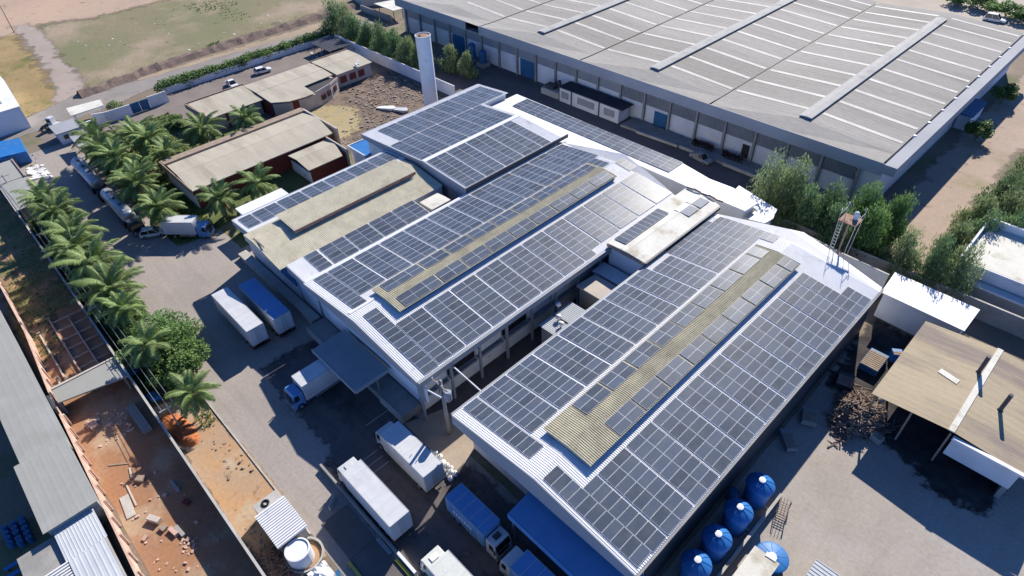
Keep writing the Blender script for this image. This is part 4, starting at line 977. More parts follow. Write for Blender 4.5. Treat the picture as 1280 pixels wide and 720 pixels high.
def car(label, x, y, rz, m='car_white', L=4.2, w=1.75, h=1.45, hatch=True):
    t = thing('car', label, 'car', (x, y, 0), rz)
    def lower(b):
        b.prism([(-L / 2, -w / 2 + .12), (-L / 2 + .15, -w / 2), (L / 2 - .35, -w / 2), (L / 2, -w / 2 + .25), (L / 2, w / 2 - .25), (L / 2 - .35, w / 2), (-L / 2 + .15, w / 2), (-L / 2, w / 2 - .12)],
                .28, [.86, .9, .84, .74, .74, .84, .9, .86])
    bd = lp('body', m, t, lower, bevel=.06)
    xb0, xb1 = (-L / 2 + .15, L * .24) if hatch else (-L * .33, L * .24)
    xt0, xt1 = (-L / 2 + .5, L * .06) if hatch else (-L * .2, L * .06)
    def green(b):
        n = len(b.v); wb, wt = w / 2 - .05, w / 2 - .22
        b.v += [(xb0, -wb, .87), (xb1, -wb, .84), (xb1, wb, .84), (xb0, wb, .87), (xt0, -wt, h - .02), (xt1, -wt, h - .02), (xt1, wt, h - .02), (xt0, wt, h - .02)]
        for q in ((0, 1, 5, 4), (1, 2, 6, 5), (2, 3, 7, 6), (3, 0, 4, 7), (4, 5, 6, 7)): b.f.append(tuple(n + i for i in q)); b.mi.append(0)
    lp('window', 'glass', bd, green)
    lp('roof', m, bd, lambda b: b.box(xt0 + .02, xt1 - .02, -w / 2 + .2, w / 2 - .2, h - .015, h + .02), bevel=.02)
    for s in (1, -1):
        lp('pillar', m, bd, lambda b: [b.tube((a, s * (w / 2 - .045), .86), (c, s * (w / 2 - .21), h), .045, n=6) for a, c in ((xb0, xt0), (xb1, xt1), ((xb0 + xb1) / 2, (xt0 + xt1) / 2))])
        lp('headlight', 'lamp', bd, lambda b: b.box(L / 2 - .12, L / 2 + .01, s * (w / 2 - .38) - .16, s * (w / 2 - .38) + .16, .58, .7))
        lp('tail_light', 'lamp_red', bd, lambda b: b.box(-L / 2 - .01, -L / 2 + .08, s * (w / 2 - .3) - .12, s * (w / 2 - .3) + .12, .62, .8))
        for xx in (-L * .31, L * .31): wheel(t, xx, s * (w / 2 - .1), .31, .7)
    return t
car('white hatchback tucked behind the small delivery truck', -105.0, 15.5, RAD(62))
car('white car on the school forecourt in the edge of hedge shade', -152.4, 52.6, RAD(-4), hatch=False, L=4.4)
car('small white car deeper in hedge shade on the school forecourt', -154.2, 61.6, RAD(80))
car('silver sedan in the dark back street beside parked motorbikes', -51.4, 97.3, RAD(-8), 'car_silver', 4.5, hatch=False)
car('white van on the pale lot beyond the far end of the warehouse', -34.6, 209.4, RAD(5), 'car_white', 5.2, 2.0, 1.9)

# motorbikes along the warehouse
t0 = thing('motorbike', 'dark motorbike in the crowded row parked along the warehouse wall', 'motorbike', (-56, 101.2, 0), 0, 'motorbikes along the warehouse')
lp('frame', 'dark_metal', t0, lambda b: (b.tube((-.5, 0, .55), (.45, 0, .75), .09, n=6), b.box(-.25, .2, -.13, .13, .3, .6), b.tube((.62, 0, .3), (.42, 0, 1.0), .04, n=6)))
lp('seat', 'black', t0, lambda b: b.box(-.65, .05, -.14, .14, .72, .84))
lp('fuel_tank', 'maroon', t0, lambda b: b.box(.05, .42, -.15, .15, .7, .92), bevel=.05)
lp('handlebar', 'steel', t0, lambda b: b.tube((.4, -.36, 1.05), (.4, .36, 1.05), .025, n=6))
for xx in (-.62, .66): wheel(t0, xx, 0, .3, .35)
bx = [(-55.6 + .52 * i, 101.4 - .02 * i) for i in range(9)] + [(-49.2 + .5 * i, 101.2) for i in range(9)]
t0.location = (bx[0][0], bx[0][1], .5)
t0.rotation_euler = (0, 0, RAD(95))
for i, (x, y) in enumerate(bx[1:]): copy_tree(t0, (x, y + rnd.uniform(-.25, .25), .5), RAD(95 + rnd.uniform(-12, 12)))
# loader on the street
t = thing('wheel_loader', 'small white wheel loader on the street beside the guard house', 'loader', (-161.6, 15.8, 0), RAD(215))
lp('body', 'truck_white', t, lambda b: (b.box(-1.5, .6, -.75, .75, .6, 1.3),), bevel=.08)
lp('cab', 'truck_white', t, lambda b: b.box(-.4, .7, -.65, .65, 1.3, 2.6), bevel=.08)
lp('window', 'glass', t, lambda b: (b.box(-.3, .72, -.66, .66, 1.6, 2.4),))
lp('arm', 'dark_metal', t, lambda b: [b.tube((.5, s * .6, 1.2), (2.4, s * .6, .5), .12, n=6) for s in (1, -1)])
lp('bucket', 'dark_metal', t, lambda b: b.prism([(2.3, -1.0), (3.1, -1.0), (3.1, 1.0), (2.3, 1.0)], .1, [.8, .2, .2, .8]))
for xx in (-1, .9):
    for s in (1, -1): wheel(t, xx, s * .85, .6, 1.2)
# ------------------------------------------------------------------ plants
def palm_crown(seed, n=20, L=4.3):
    r = random.Random(seed); b = MB()
    for i in range(n):
        az = 2 * PI * (i * .381966 + r.uniform(-.03, .03)); t = i / n
        el = RAD(80 - 118 * t + r.uniform(-13, 13)); ln = L * r.uniform(.82, 1.08) * (.8 + .2 * math.sin(PI * min(1, t + .15)))
        st = 15; p = Vector((.12 * math.cos(az), .12 * math.sin(az), 0)); ds = ln / st; b.c = 1 if i >= n - 3 else 0
        hd = Vector((math.cos(az), math.sin(az), 0)); sd = Vector((-math.sin(az), math.cos(az), 0)); e = el; pts = []
        for k in range(st + 1):
            d = hd * math.cos(e) + Vector((0, 0, 1)) * math.sin(e); pts.append((p.copy(), d.copy())); p += d * ds
            e -= RAD(2.2 + 5.2 * (k / st)) * (1.1 if el > 0 else .7); e = max(e, RAD(-82))
        for k in range(st):
            (a, da), (c, dc) = pts[k], pts[k + 1]; w = .05 * (1 - k / st) + .012
            b.face([a - sd * w, a + sd * w, c + sd * w, c - sd * w])
            f = k / st
            if k < 2: continue
            ll = (.35 + 1.0 * math.sin(PI * min(1, f * .9 + .12))) * .78 * ln / 4.3
            for s in (1, -1):
                for sub in (0, .33, .67):
                    q = a.lerp(c, sub); up = da.cross(sd).normalized() * (1 if da.cross(sd).z > 0 else -1)
                    dr = (sd * s * .85 + da * .55 + up * (.12 - .25 * r.random()) + Vector((0, 0, -.22))).normalized()
                    tip = q + dr * ll * r.uniform(.85, 1.1) + Vector((0, 0, -.12 * ll)); wd = da * .042
                    b.face([q - wd, q + wd, (q + tip) / 2 + wd * 1.05 + up * .03, tip, (q + tip) / 2 - wd * 1.05 + up * .03][::s])
    o = b.build('crown', ['frond', 'dead_frond']); me = o.data; bpy.data.objects.remove(o); return me
PALMS = [palm_crown(s, n) for s, n in ((3, 32), (8, 28), (21, 35))]
def palm(label, x, y, h, s=1., k=0, rz=0., lean=(0, 0), group='coconut palms'):
    s *= 1.1 * random.Random(label).uniform(.88, 1.14); h *= random.Random(label + 'h').uniform(.9, 1.2); t = thing('palm_tree', label, 'palm tree', (x, y, 0), rz, group)
    b = MB(); n = 8; prev = None
    for i in range(n):
        f0, f1 = i / n, (i + 1) / n
        b.tube((lean[0] * f0 ** 1.5, lean[1] * f0 ** 1.5, h * f0), (lean[0] * f1 ** 1.5, lean[1] * f1 ** 1.5, h * f1), .2 - .07 * f0, .19 - .07 * f1, 9, cap=False)
    b.build('trunk', 'bark', t, smooth=True)
    o = bpy.data.objects.new('crown', PALMS[k % 3]); COL.objects.link(o); o.parent = t; o.location = (lean[0], lean[1], h); o.scale = (s, s, s); o.rotation_euler = (0, 0, rz * 1.7)
    return t
strip_palms = [(-122.5, 5.6, 4.4, 1.0, 'palm at the street end of the planted strip, nearest the white debris'),
    (-115.8, 5.4, 4.6, 1.05, 'second palm from the street end of the planted strip'),
    (-108.0, 5.2, 4.6, 1.1, 'third palm from the street end of the planted strip'),
    (-102.5, 4.4, 4.0, .95, 'fourth palm from the street end of the planted strip'),
    (-97.2, 5.3, 4.5, 1.08, 'middle palm of the planted strip beside the open yard'),
    (-88.6, 5.2, 4.6, 1.05, 'palm of the planted strip just before the round leafy bushes'),
    (-82.6, 4.8, 4.4, .85, 'palm at the edge of the round leafy bushes in the planted strip'),
    (-73.2, 4.4, 5.0, .72, 'palm rising through the dense round bushes'),]
for i, (x, y, h, s, lab) in enumerate(strip_palms): palm(lab, x, y, h, s, i, i * 1.3, (rnd.uniform(-.4, .4), rnd.uniform(-.3, .3)))
palm('small leaning palm at the bare end of the planted strip', -63.9, 3.4, 4.2, .78, 1, 0, (1.6, 1.6))
garden = [(-139.0, 19.2, 4.2, 1.0, 'garden palm nearest the guard house, behind the shelter'),
    (-133.0, 17.9, 3.8, .95, 'garden palm on the driveway edge beside the rear tank trailer'),
    (-126.6, 18.8, 4.4, 1.05, 'large garden palm beside the coupling of the road tanker'),
    (-135.6, 25.4, 4.2, 1.05, 'garden palm nearest the blue entrance gate'),
    (-130.0, 26.2, 4.0, .95, 'garden palm between the blue gate and the long maroon hall'),
    (-115.8, 18.4, 4.2, 1.1, 'garden palm beside the front tank trailer'),
    (-121.5, 20.4, 3.4, .9, 'short garden palm at the corner of the long maroon hall'),
    (-105.6, 18.3, 3.6, 1.05, 'garden palm right behind the small delivery truck and white car'),
    (-123.4, 26.6, 3.8, 1.0, 'garden palm leaning over the near parapet of the long maroon hall'),
    (-127.6, 35.4, 4.4, 1.08, 'dark garden palm before the single-slope school block'),
    (-123.2, 43.2, 4.2, .95, 'garden palm between the single-slope block and the long maroon hall'),
    (-100.4, 26.4, 4.2, 1.0, 'full palm by the front corner of the long maroon hall beside the cream-roofed factory'),
    (-100.2, 33.6, 4.0, .98, 'palm beside the maroon annex and flat white canopy')]
for i, (x, y, h, s, lab) in enumerate(garden): palm(lab, x, y, h, s, i + 1, i * 2.1, (rnd.uniform(-.4, .4), rnd.uniform(-.3, .3)))

def leaf_cloud(clumps, n, sz, seed, up=.3, thin=1., rise=0., fuzz=.08):
    """clumps: (x, y, z, rx, ry, rz); leaf quads scattered through each clump"""
    r = random.Random(seed); b = MB(); vol = [c[3] * c[4] * c[5] for c in clumps]; tot = sum(vol)
    for c, v in zip(clumps, vol):
        for _ in range(int(n * v / tot)):
            while True:
                p = Vector((r.uniform(-1, 1), r.uniform(-1, 1), r.uniform(-1, 1)))
                l = p.length
                if .25 < l < 1 and r.random() < l * l: break
            p = p * (1 + fuzz * abs(r.gauss(0, 1)))
            q = Vector((c[0] + p.x * c[3], c[1] + p.y * c[4], c[2] + p.z * c[5]))
            d = Vector((r.gauss(0, 1), r.gauss(0, 1), r.gauss(0, .7) + rise)).normalized()
            s_ = d.cross(Vector((r.gauss(0, .5), r.gauss(0, .5), 1)) + p * up).normalized()
            L = sz * r.uniform(.7, 1.35); w = L * .34 * thin
            b.face([q - d * L * .5, q + s_ * w, q + d * L * .5, q - s_ * w])
    return b
def shrub(name, label, cat, x, y, clumps, n, sz, m='leaf', seed=1, trunk=None, group=None, thin=1., rise=0., up=.3, part_name='crown'):
    t = thing(name, label, cat, (x, y, 0), 0, group)
    leaf_cloud(clumps, n, sz, seed, up, thin, rise, .08 if thin == 1. else .36).build(part_name, m, t)
    if trunk:
        h, r0 = trunk; b = MB(); rr = random.Random(seed)
        b.tube((0, 0, 0), (0, 0, h), r0, r0 * .6, 8, cap=False)
        for c in clumps: b.tube((0, 0, h * rr.uniform(.35, .8)), (c[0], c[1], c[2] - c[5] * .1), r0 * .45, r0 * .12, 6, cap=False)
        b.build('trunk', 'bark', t, smooth=True)
    return t
def blob_clumps(R, H, n, seed, base=.2):
    r = random.Random(seed); out = []
    for i in range(n):
        a = r.uniform(0, 2 * PI); d = R * math.sqrt(r.random()) * .75; f = 1 - (d / R) ** 2 * .6
        out.append((d * math.cos(a), d * math.sin(a), H * (base + (1 - base) * r.uniform(.35, .8) * f), R * r.uniform(.28, .42), R * r.uniform(.28, .42), H * r.uniform(.16, .26)))
    return out
# round bushes in the strip
shrub('leafy_tree', 'big round bright green leafy tree, largest of the planted strip', 'tree', -75.6, 5.9, blob_clumps(5.0, 6.0, 24, 4), 11000, .34, 'leaf_bright', 4, (2.2, .16))
shrub('leafy_tree', 'round leafy tree touching the bright one, nearer the small leaning palm', 'tree', -70.2, 5.8, blob_clumps(3.8, 5.4, 16, 5), 7000, .32, 'leaf', 5, (2, .14))
for i, (x, y, R, H, lab) in enumerate(((-93.2, 4.6, 2.2, 3.2, 'leafy bush below the middle palm of the strip'), (-85.6, 4.6, 2.0, 3.0, 'leafy bush between two strip palms by the yard'),
        (-112.2, 4.2, 1.9, 2.6, 'leafy bush between the second and third strip palms'), (-119.4, 4.2, 1.7, 2.4, 'low bush near the street end of the palm strip'), (-100, 3.6, 1.9, 2.8, 'leafy bush in the palm strip beside the fourth palm'), (-79.4, 3.9, 1.8, 3.2, 'bush beside the big round bright tree'))):
    shrub('bush', lab, 'bush', x, y, blob_clumps(R * 1.25, H * 1.15, 10, 30 + i), 2600, .3, 'leaf_bright' if i % 2 else 'leaf', 30 + i, (1, .08))
shrub('leafy_tree', 'bright leafy tree below the middle palms of the planted strip', 'tree', -90.6, 5.2, blob_clumps(3.0, 4.2, 13, 15), 4600, .32, 'leaf_bright', 15, (2, .14))
shrub('leafy_tree', 'dark leafy tree between the middle palms and the big bright tree', 'tree', -83.8, 4.4, blob_clumps(2.8, 4.0, 12, 16), 4000, .32, 'leaf', 16, (2, .14))
for i, (x, R, H) in enumerate(((-124.8, 1.9, 2.6), (-117.6, 2.0, 2.9), (-110.0, 2.2, 3.2), (-104.9, 2.1, 3.0), (-97.2, 2.3, 3.3))):
    shrub('bush', ['leafy bush under the palm nearest the white debris', 'leafy bush under the second strip palm from the street end', 'dense bush under the third strip palm from the street end', 'dense bush under the fourth strip palm', 'dense bright bush under the middle strip palm'][i], 'bush', x, 5.0, blob_clumps(R * 1.2, H, 10, 80 + i), 2600, .3, 'leaf_bright' if i % 2 == 0 else 'leaf', 80 + i, (1, .08))
# garden shrubs
for i, (x, y, R, H, lab) in enumerate(((-143.5, 35.6, 1.8, 1.8, 'yellow-green clipped bush before the single-slope school block'), (-141.0, 34.4, 1.6, 1.5, 'dark bush beside the yellow-green clipped bush'),
        (-124.6, 30.6, 1.6, 2.2, 'bright bush against the long maroon hall parapet'), (-119.5, 18.6, 1.4, 1.9, 'yellow-green shrub below the garden palms by the driveway'),
        (-131.5, 22.5, 2.0, 2.2, 'leafy shrub amid the garden palms'), (-137.6, 30.3, 1.8, 1.8, 'shrub on the garden lawn near the gate palms'), (-160.2, 28.2, 2.0, 2.6, 'round bush on the street beside the entrance canopy'))):
    shrub('bush', lab, 'bush', x, y, blob_clumps(R, H, 8, 50 + i), 1200, .3, 'leaf' if i != 6 else 'leaf_olive', 50 + i, (.8, .07))
shrub('bush', 'tangled green bush at the corner of the rear hall by the rubble', 'bush', -99.6, 59.2, [(i * .25 - .6, i * 1.35 - 3.6, 1.2 + .5 * (i % 2), 1.3, 1.3, 1.1) for i in range(7)], 2600, .34, 'leaf_olive', 61, (.8, .07))
# hedge along the school forecourt
b = MB()
hd = thing('hedge', 'long bright green hedge along the wall of the school forecourt', 'hedge', (-161.6, 62, 0))
leaf_cloud([(rnd.uniform(-.5, .6), -23 + i * .53, 1.45 + rnd.uniform(-.35, .5), 1.4 + rnd.uniform(-.3, .3), 1.2 + rnd.uniform(-.3, .6), 1.0 + rnd.uniform(-.2, .35)) for i in range(90)], 15000, .42, 70, rise=.3).build('foliage', 'leaf_bright', hd)
# feathery casuarina-like trees
def feather(label, x, y, H, R, n, seed, m='leaf_dark', sz=.66, name='feathery_tree'):
    H *= 1.05; R *= 1.05; n = int(n * 1.5)
    r = random.Random(seed); cl = []
    for i in range(11):
        f = i / 10; a = r.uniform(0, 2 * PI); d = R * (1 - .55 * f) * r.uniform(.2, .75)
        cl.append((d * math.cos(a), d * math.sin(a), H * (.2 + .74 * f), R * (.62 - .3 * f), R * (.62 - .3 * f), H * .17))
    return shrub(name, label, 'tree', x, y, cl, n, sz, m, seed, (H * .75, .14), None, thin=.3, rise=2.4)
row = [(-163.0, 88.6, 8.2, 3.2), (-157.5, 88.6, 8.2, 3.0), (-151.5, 87.8, 6.6, 2.7), (-146.0, 87.6, 6.4, 2.7), (-140.5, 88.2, 7.2, 2.9), (-135.0, 88.6, 7.0, 2.8), (-129.5, 88.4, 6.4, 2.7), (-124.5, 88.4, 5.8, 2.5)]
labs = ['tall feathery tree at the hedge corner, first of the row', 'tall feathery tree behind the dark carport', 'feathery tree behind the carport end of the white wall', 'feathery tree above the maroon-windowed block', 'darkest feathery tree in the row behind the white wall', 'feathery tree in the row facing the warehouse end door', 'olive feathery tree near the water tower', 'low feathery tree just beside the white water tower']
for i, ((x, y, H, R_), lab) in enumerate(zip(row, labs)): feather(lab, x, y, H, R_, 2600, 100 + i, 'leaf_olive' if i in (1, 6) else 'leaf_dark')
feather('feathery tree between the water tower and the warehouse roller door', -119.0, 93.2, 5.6, 2.3, 2000, 120, 'leaf_olive')
feather('smaller feathery tree before the teal silos', -113.0, 93.4, 5.4, 2.0, 1800, 121, 'leaf_olive')
clus = [(-34.6, 91.0, 8.6, 3.4, 'leaf_olive', 'tall yellowish feathery tree hiding the warehouse motorbikes'), (-31.6, 92.4, 8.4, 3.0, 'leaf_olive', 'yellowish feathery tree second from the warehouse motorbikes'),
    (-28.2, 90.6, 6.8, 3.0, 'leaf_dark', 'dark feathery tree between the yellowish pair and the bright one'), (-25.6, 93.8, 6.6, 2.8, 'leaf_dark', 'feathery tree close to the warehouse wall behind the mast'),
    (-23.0, 90.2, 6.2, 2.8, 'leaf_dark', 'dark feathery tree beside the steel mast'), (-21.2, 95.6, 7.4, 2.8, 'leaf_bright', 'bright green feathery tree at the warehouse corner'),
    (-18.8, 92.0, 6.8, 2.7, 'leaf_bright', 'bright feathery tree behind the steel mast at the lane mouth'), (-17.0, 97.0, 7.0, 2.5, 'leaf_bright', 'green feathery tree on the lane side of the warehouse corner')]
for i, (x, y, H, R_, m, lab) in enumerate(clus): feather(lab, x * .965, y * .965, H * 1.22, R_, 3000, 140 + i, m)
lane = [(-12.4, 87.6, 7.4, 2.0), (-8.9, 87.7, 8.2, 2.4), (-5.6, 88.4, 8.0, 2.3), (-8.6, 97.5, 5.8, 2.3), (-6.6, 101.6, 6.4, 2.6), (-7.8, 106, 6.4, 2.5), (-5.4, 110, 6.8, 2.8), (-7.4, 115, 6.6, 2.6), (-5.0, 120, 7.0, 2.8), (-6.4, 126, 7.0, 2.8), (-3.4, 104.5, 6.6, 2.7), (-2.5, 113.5, 6.8, 2.8), (-14.8, 88.2, 3.4, 1.2)]
ln = ['olive feathery tree at the lane mouth nearest the back wall', 'second feathery tree from the back wall by the blue-walled building', 'feathery tree beside the parapet corner of the blue-walled building', 'slim feathery tree on the lane edge behind the blue-walled building', 'feathery tree just behind the blue-walled building', 'feathery lane tree level with the warehouse corner', 'feathery tree in the second row beyond the blue-walled building', 'feathery lane tree past the warehouse corner', 'feathery tree high in the row at the picture edge', 'farthest feathery tree of the lane row', 'feathery tree in the back of the row behind the blue-walled roof', 'feathery tree deep in the row right of the lane', 'thin sparse sapling at the lane mouth']
for i, ((x, y, H, R_), lab) in enumerate(zip(lane, ln)): feather(lab, x, y, H, R_, 1900, 170 + i, ('leaf_olive', 'leaf_dark', 'leaf_olive')[i % 3])
for i, (x, y, lab) in enumerate(((-18.6, 158.5, 'round green tree by the warehouse side, farther of two'), (-17.2, 138.0, 'round green tree by the warehouse side beside the blue lean-to'))):
    shrub('leafy_tree', lab, 'tree', x, y, blob_clumps(2.6, 4.6, 12, 200 + i), 2600, .34, 'leaf', 200 + i, (1.8, .14))
for i, (x, y, s) in enumerate(((-46, 217.5, 2.2), (-41, 217, 2.0), (-36, 216, 2.1), (-30, 214.5, 2.2), (-25, 213, 2.0))):
    shrub('bush', ['green bush beyond the pale lot, first from the warehouse ridge', 'second green bush beyond the pale lot', 'middle green bush beyond the pale lot behind the white van', 'green bush beyond the pale lot past the white van', 'last green bush beyond the pale lot at the corner'][i], 'bush', x, y, blob_clumps(s * 2.0, 3.6, 10, 220 + i), 1600, .6, 'leaf_bright', 220 + i, (.8, .07))
# weeds: nobody could count these
def tufts(name, label, region, n, sz, m, seed, hmul=1.):
    r = random.Random(seed); b = MB()
    for _ in range(n):
        x0, x1, y0, y1 = region[r.randrange(len(region))]
        x, y = r.uniform(x0, x1), r.uniform(y0, y1)
        for _k in range(4):
            a = r.uniform(0, 2 * PI); h = sz * r.uniform(.5, 1.2) * hmul; d = Vector((math.cos(a), math.sin(a), 0)); s_ = Vector((-d.y, d.x, 0)) * sz * .3
            p = Vector((x, y, .02)) + d * r.uniform(0, sz * .6)
            b.face([p - s_, p + s_, p + d * sz * .6 + Vector((0, 0, h))])
    o = b.build(name, m); o['kind'] = 'stuff'; return o
tufts('grass', '', [(-137, -68, 1.2, 5.8), (-128, -70, 1.4, 4.6)], 2600, .38, 'leaf', 301)
tufts('weeds', '', [(-112, -95, -6, -2.6), (-96, -86, -6.6, -3.5), (-120, -96, -5, 0)], 260, .34, 'leaf_olive', 302)
tufts('lawn_weeds', '', [(-150, -122, 17, 36), (-122, -99, 17, 24), (-127, -121, 36, 52)], 5200, .36, 'leaf', 303)
tufts('field_weeds', '', [(-223, -196, 73, 80), (-223, -210, 70, 84), (-184, -180, 60, 64)], 230, .45, 'leaf', 304, .6)
tufts('roadside_weeds', '', [(-176, -172, -40, 14), (-66, -60, 4, 5.5)], 240, .3, 'leaf_olive', 305)
# ------------------------------------------------------------------ water tanks
def water_tank(label, x, y, r=1.38, h=3.1, rz=0., z=0.):
    t = thing('water_tank', label, 'water tank', (x, y, z), rz, 'blue water tanks')
    lp('body', 'blue_tank', t, lambda b: b.lathe(0, 0, [(r * .8, 0), (r * .84, .1), (r * .97, h - .15), (r * 1.0, h - .1), (r * 1.0, h)], 36, cap=False), smooth=False)
    ld = lp('lid', 'blue_tank', t, lambda b: b.lathe(0, 0, [(r * 1.05, h - .04), (r * 1.05, h + .06), (r * .9, h + .3), (r * .6, h + .62), (r * .28, h + .82), (r * .26, h + .84)], 36), smooth=True)
    for i in range(9):
        a = 2 * PI * i / 9
        def rib(b):
            pr = [(r * 1.04, h + .07), (r * .9, h + .32), (r * .6, h + .64), (r * .28, h + .84)]
            for (r0, z0), (r1, z1) in zip(pr, pr[1:]):
                b.tube((r0 * math.cos(a), r0 * math.sin(a), z0), (r1 * math.cos(a), r1 * math.sin(a), z1), .035, n=5)
        lp('lid_rib', 'blue_tank', ld, rib)
    lp('hatch', 'white_metal', ld, lambda b: b.lathe(0, 0, [(.34, h + .8), (.34, h + .95), (.1, h + 1.0)], 16))
    lp('outlet_pipe', 'white_metal', t, lambda b: b.tube((r * .8, 0, .25), (r * 1.25, 0, .25), .06, n=8))
    return t
w0 = water_tank('farthest blue water tank of the row, at the end of the low wall', -8.55, 41.4)
for y, rz, lab in ((37.2, .5, 'second blue water tank from the far end of the low wall'), (33.3, 1.1, 'third blue water tank from the far end, before the white cabin'), (29.8, 1.9, 'blue water tank nearest the picture bottom'), ):
    copy_tree(w0, (-8.6, y, 0), rz, lab)
copy_tree(w0, (-4.1, 36.5, 0), .7, 'low blue tank half hidden behind the white-roofed cabin in the concrete yard', (1.1, 1.1, .35))
o = Vector((-10, 39.5, 0))
t = thing('drum', 'small dark drum tucked between two blue tanks against the hall', 'drum', (-10.35, 40.0, 0)); lp('body', 'blue_paint', t, lambda b: b.lathe(0, 0, [(.6, 0), (.62, 1.3), (.3, 1.45)], 18), smooth=True)
o = Vector((-4.6, 32, 0))
t = thing('cabin', 'white-roofed cabin in the concrete yard beside the low wall', 'cabin', o)
part('wall', 'concrete', t, o, lambda b: b.box(-5.5, -3.4, 24.2, 35.6, 0, 1.9))
part('roof', 'grey_cream_sheet', t, o, lambda b: b.box(-5.75, -3.2, 24, 35.85, 1.92, 2.05))
part('roof_flap', 'white_metal', t, o, lambda b: (b.obox(-4.1, 35.9, 2.06, 2.12, 1.0, .5, .1),))
o = Vector((0, 33, 0))
t = thing('cabin', 'pale corrugated roof corner at the bottom of the concrete yard', 'cabin', o)
part('wall', 'concrete', t, o, lambda b: b.box(-.7, 4, 24.2, 38.4, 0, 1.8))
part('roof', 'shed_light', t, o, lambda b: b.ribs([-.95, 4.2], [1.95, 2.0], 24, 38.8, .4, .05))
# rebar rack
o = Vector((-6, 42, 0))
t = thing('metal_rack', 'dark metal rack of rods on the concrete yard by the last blue tank', 'rack', (-5.8, 42.0, 0), .25)
for s in (-.55, .55):
    for q in (-.9, .9): lp('leg', 'dark_metal', t, lambda b: b.tube((s, q, 0), (s, q, 1.3), .05, n=6))
lp('shelf', 'rust', t, lambda b: [b.tube((-.55, -.9 + .3 * i, .7), (.55, -.9 + .3 * i, .7), .04, n=5) for i in range(7)])
lp('rod', 'dark_metal', t, lambda b: [b.tube((-.45 + .3 * i, -1.1, 1.32), (-.45 + .3 * i, 1.1, 1.32), .03, n=5) for i in range(4)])

# ------------------------------------------------------------------ right-hand canopy shed
o = Vector((2.7, 66, 0))
t = thing('open_shed', 'open-sided shed with weathered tan roof beside the firewood pile', 'shed', o)
part('roof', 'tan_sheet', t, o, lambda b: b.ribs([-5.25, 2.7, 10.7], [5.15, 5.85, 5.15], 58.8, 74.7, .9, .006))
part('ridge_cap', 'grey_cream_sheet', t, o, lambda b: b.prism([(2.4, 58.75), (3.0, 58.75), (3.0, 74.75), (2.4, 74.75)], 5.8, [5.93] * 4))
part('patch_sheet', 'grey_cream_sheet', t, o, lambda b: b.prism([(-1.2, 66.6), (.9, 65.9), (1.0, 66.7), (-1.1, 67.4)], [5.53, 5.72, 5.73, 5.54], [5.58, 5.77, 5.78, 5.59]))
part('gutter', 'white_metal', t, o, lambda b: b.box(3.1, 10.8, 58.3, 58.78, 5.2, 5.5))
part('gable_wall', 'white_wall', t, o, lambda b: b.box(3.2, 9.4, 59.0, 59.15, 2.2, 5.15))
part('wall', 'concrete', t, o, lambda b: (b.box(8.9, 9.4, 59.2, 74, 0, 4.8), b.box(3, 9.4, 74.0, 74.3, 0, 5.0)))
for x in (-4.9, -1.2, 2.7, 9.2):
    for y in (59.3, 66.6, 74.2): part('post', 'timber', t, o, lambda b: b.box(x, x + .2, y, y + .2, 0, 5.0))
for x, y, z in ((2.05, 69.4, 5.75), (5.4, 65.4, 5.6)):
    part('chimney_pipe', 'dark_metal', t, o, lambda b: (b.tube((x, y, z - .3), (x, y, z + 2.6), .22, n=10), b.lathe(x, y, [(.34, z), (.2, z + .15)], 10)))
# kiln and machinery under the canopy edge
o = Vector((-6, 66, 0))
for i, (x, y, lx, ly, h, m, nm, lab) in enumerate(((-7.6, 68.6, 2.2, 3.6, 1.1, 'blue_paint', 'crate', 'long blue crate in the shade between hall and open shed'), (-8.8, 63.2, 1.8, 2.4, .9, 'dark_metal', 'pallet', 'dark pallet stack against the hall in the shaded passage'),
        (-9.4, 55.2, 1.6, 2.2, .8, 'concrete', 'block', 'grey block beside the hall wall near the firewood'), (-6.0, 71.5, 1.2, 1.2, 1.4, 'blue_tank', 'crate', 'small blue crate by the white roof in shade'), (-9.6, 50.6, 1.2, 2.8, .7, 'grey_metal', 'pallet', 'pale pallet by the hall wall short of the firewood pile'),
        (-4.7, 62.9, 1.1, .9, 1.5, 'concrete_light', 'block', 'pale block at the corner of the open shed'), (-5.3, 60.9, 1.6, 1.2, .7, 'concrete_light', 'block', 'pale slab block between the firewood and the open shed'), (-2.6, 57.6, .9, 1.2, 1.0, 'shed_grey', 'block', 'grey block standing at the near corner of the open shed'))):
    t = thing(nm, lab, nm, (x, y, 0), .2 * i)
    lp('body', m, t, lambda b: b.box(-lx / 2, lx / 2, -ly / 2, ly / 2, .12, h), bevel=.03)
    lp('skid', 'timber', t, lambda b: [b.box(-lx / 2, lx / 2, q * ly * .4 - .06, q * ly * .4 + .06, 0, .115) for q in (-1, 0, 1)])
    lp('top_plank', 'timber' if m != 'concrete_light' else 'concrete', t, lambda b: [b.box(-lx / 2 + .05, lx / 2 - .05, -ly / 2 + .1 + .35 * q, -ly / 2 + .35 + .35 * q, h + .003, h + .05) for q in range(int(ly / .4))])
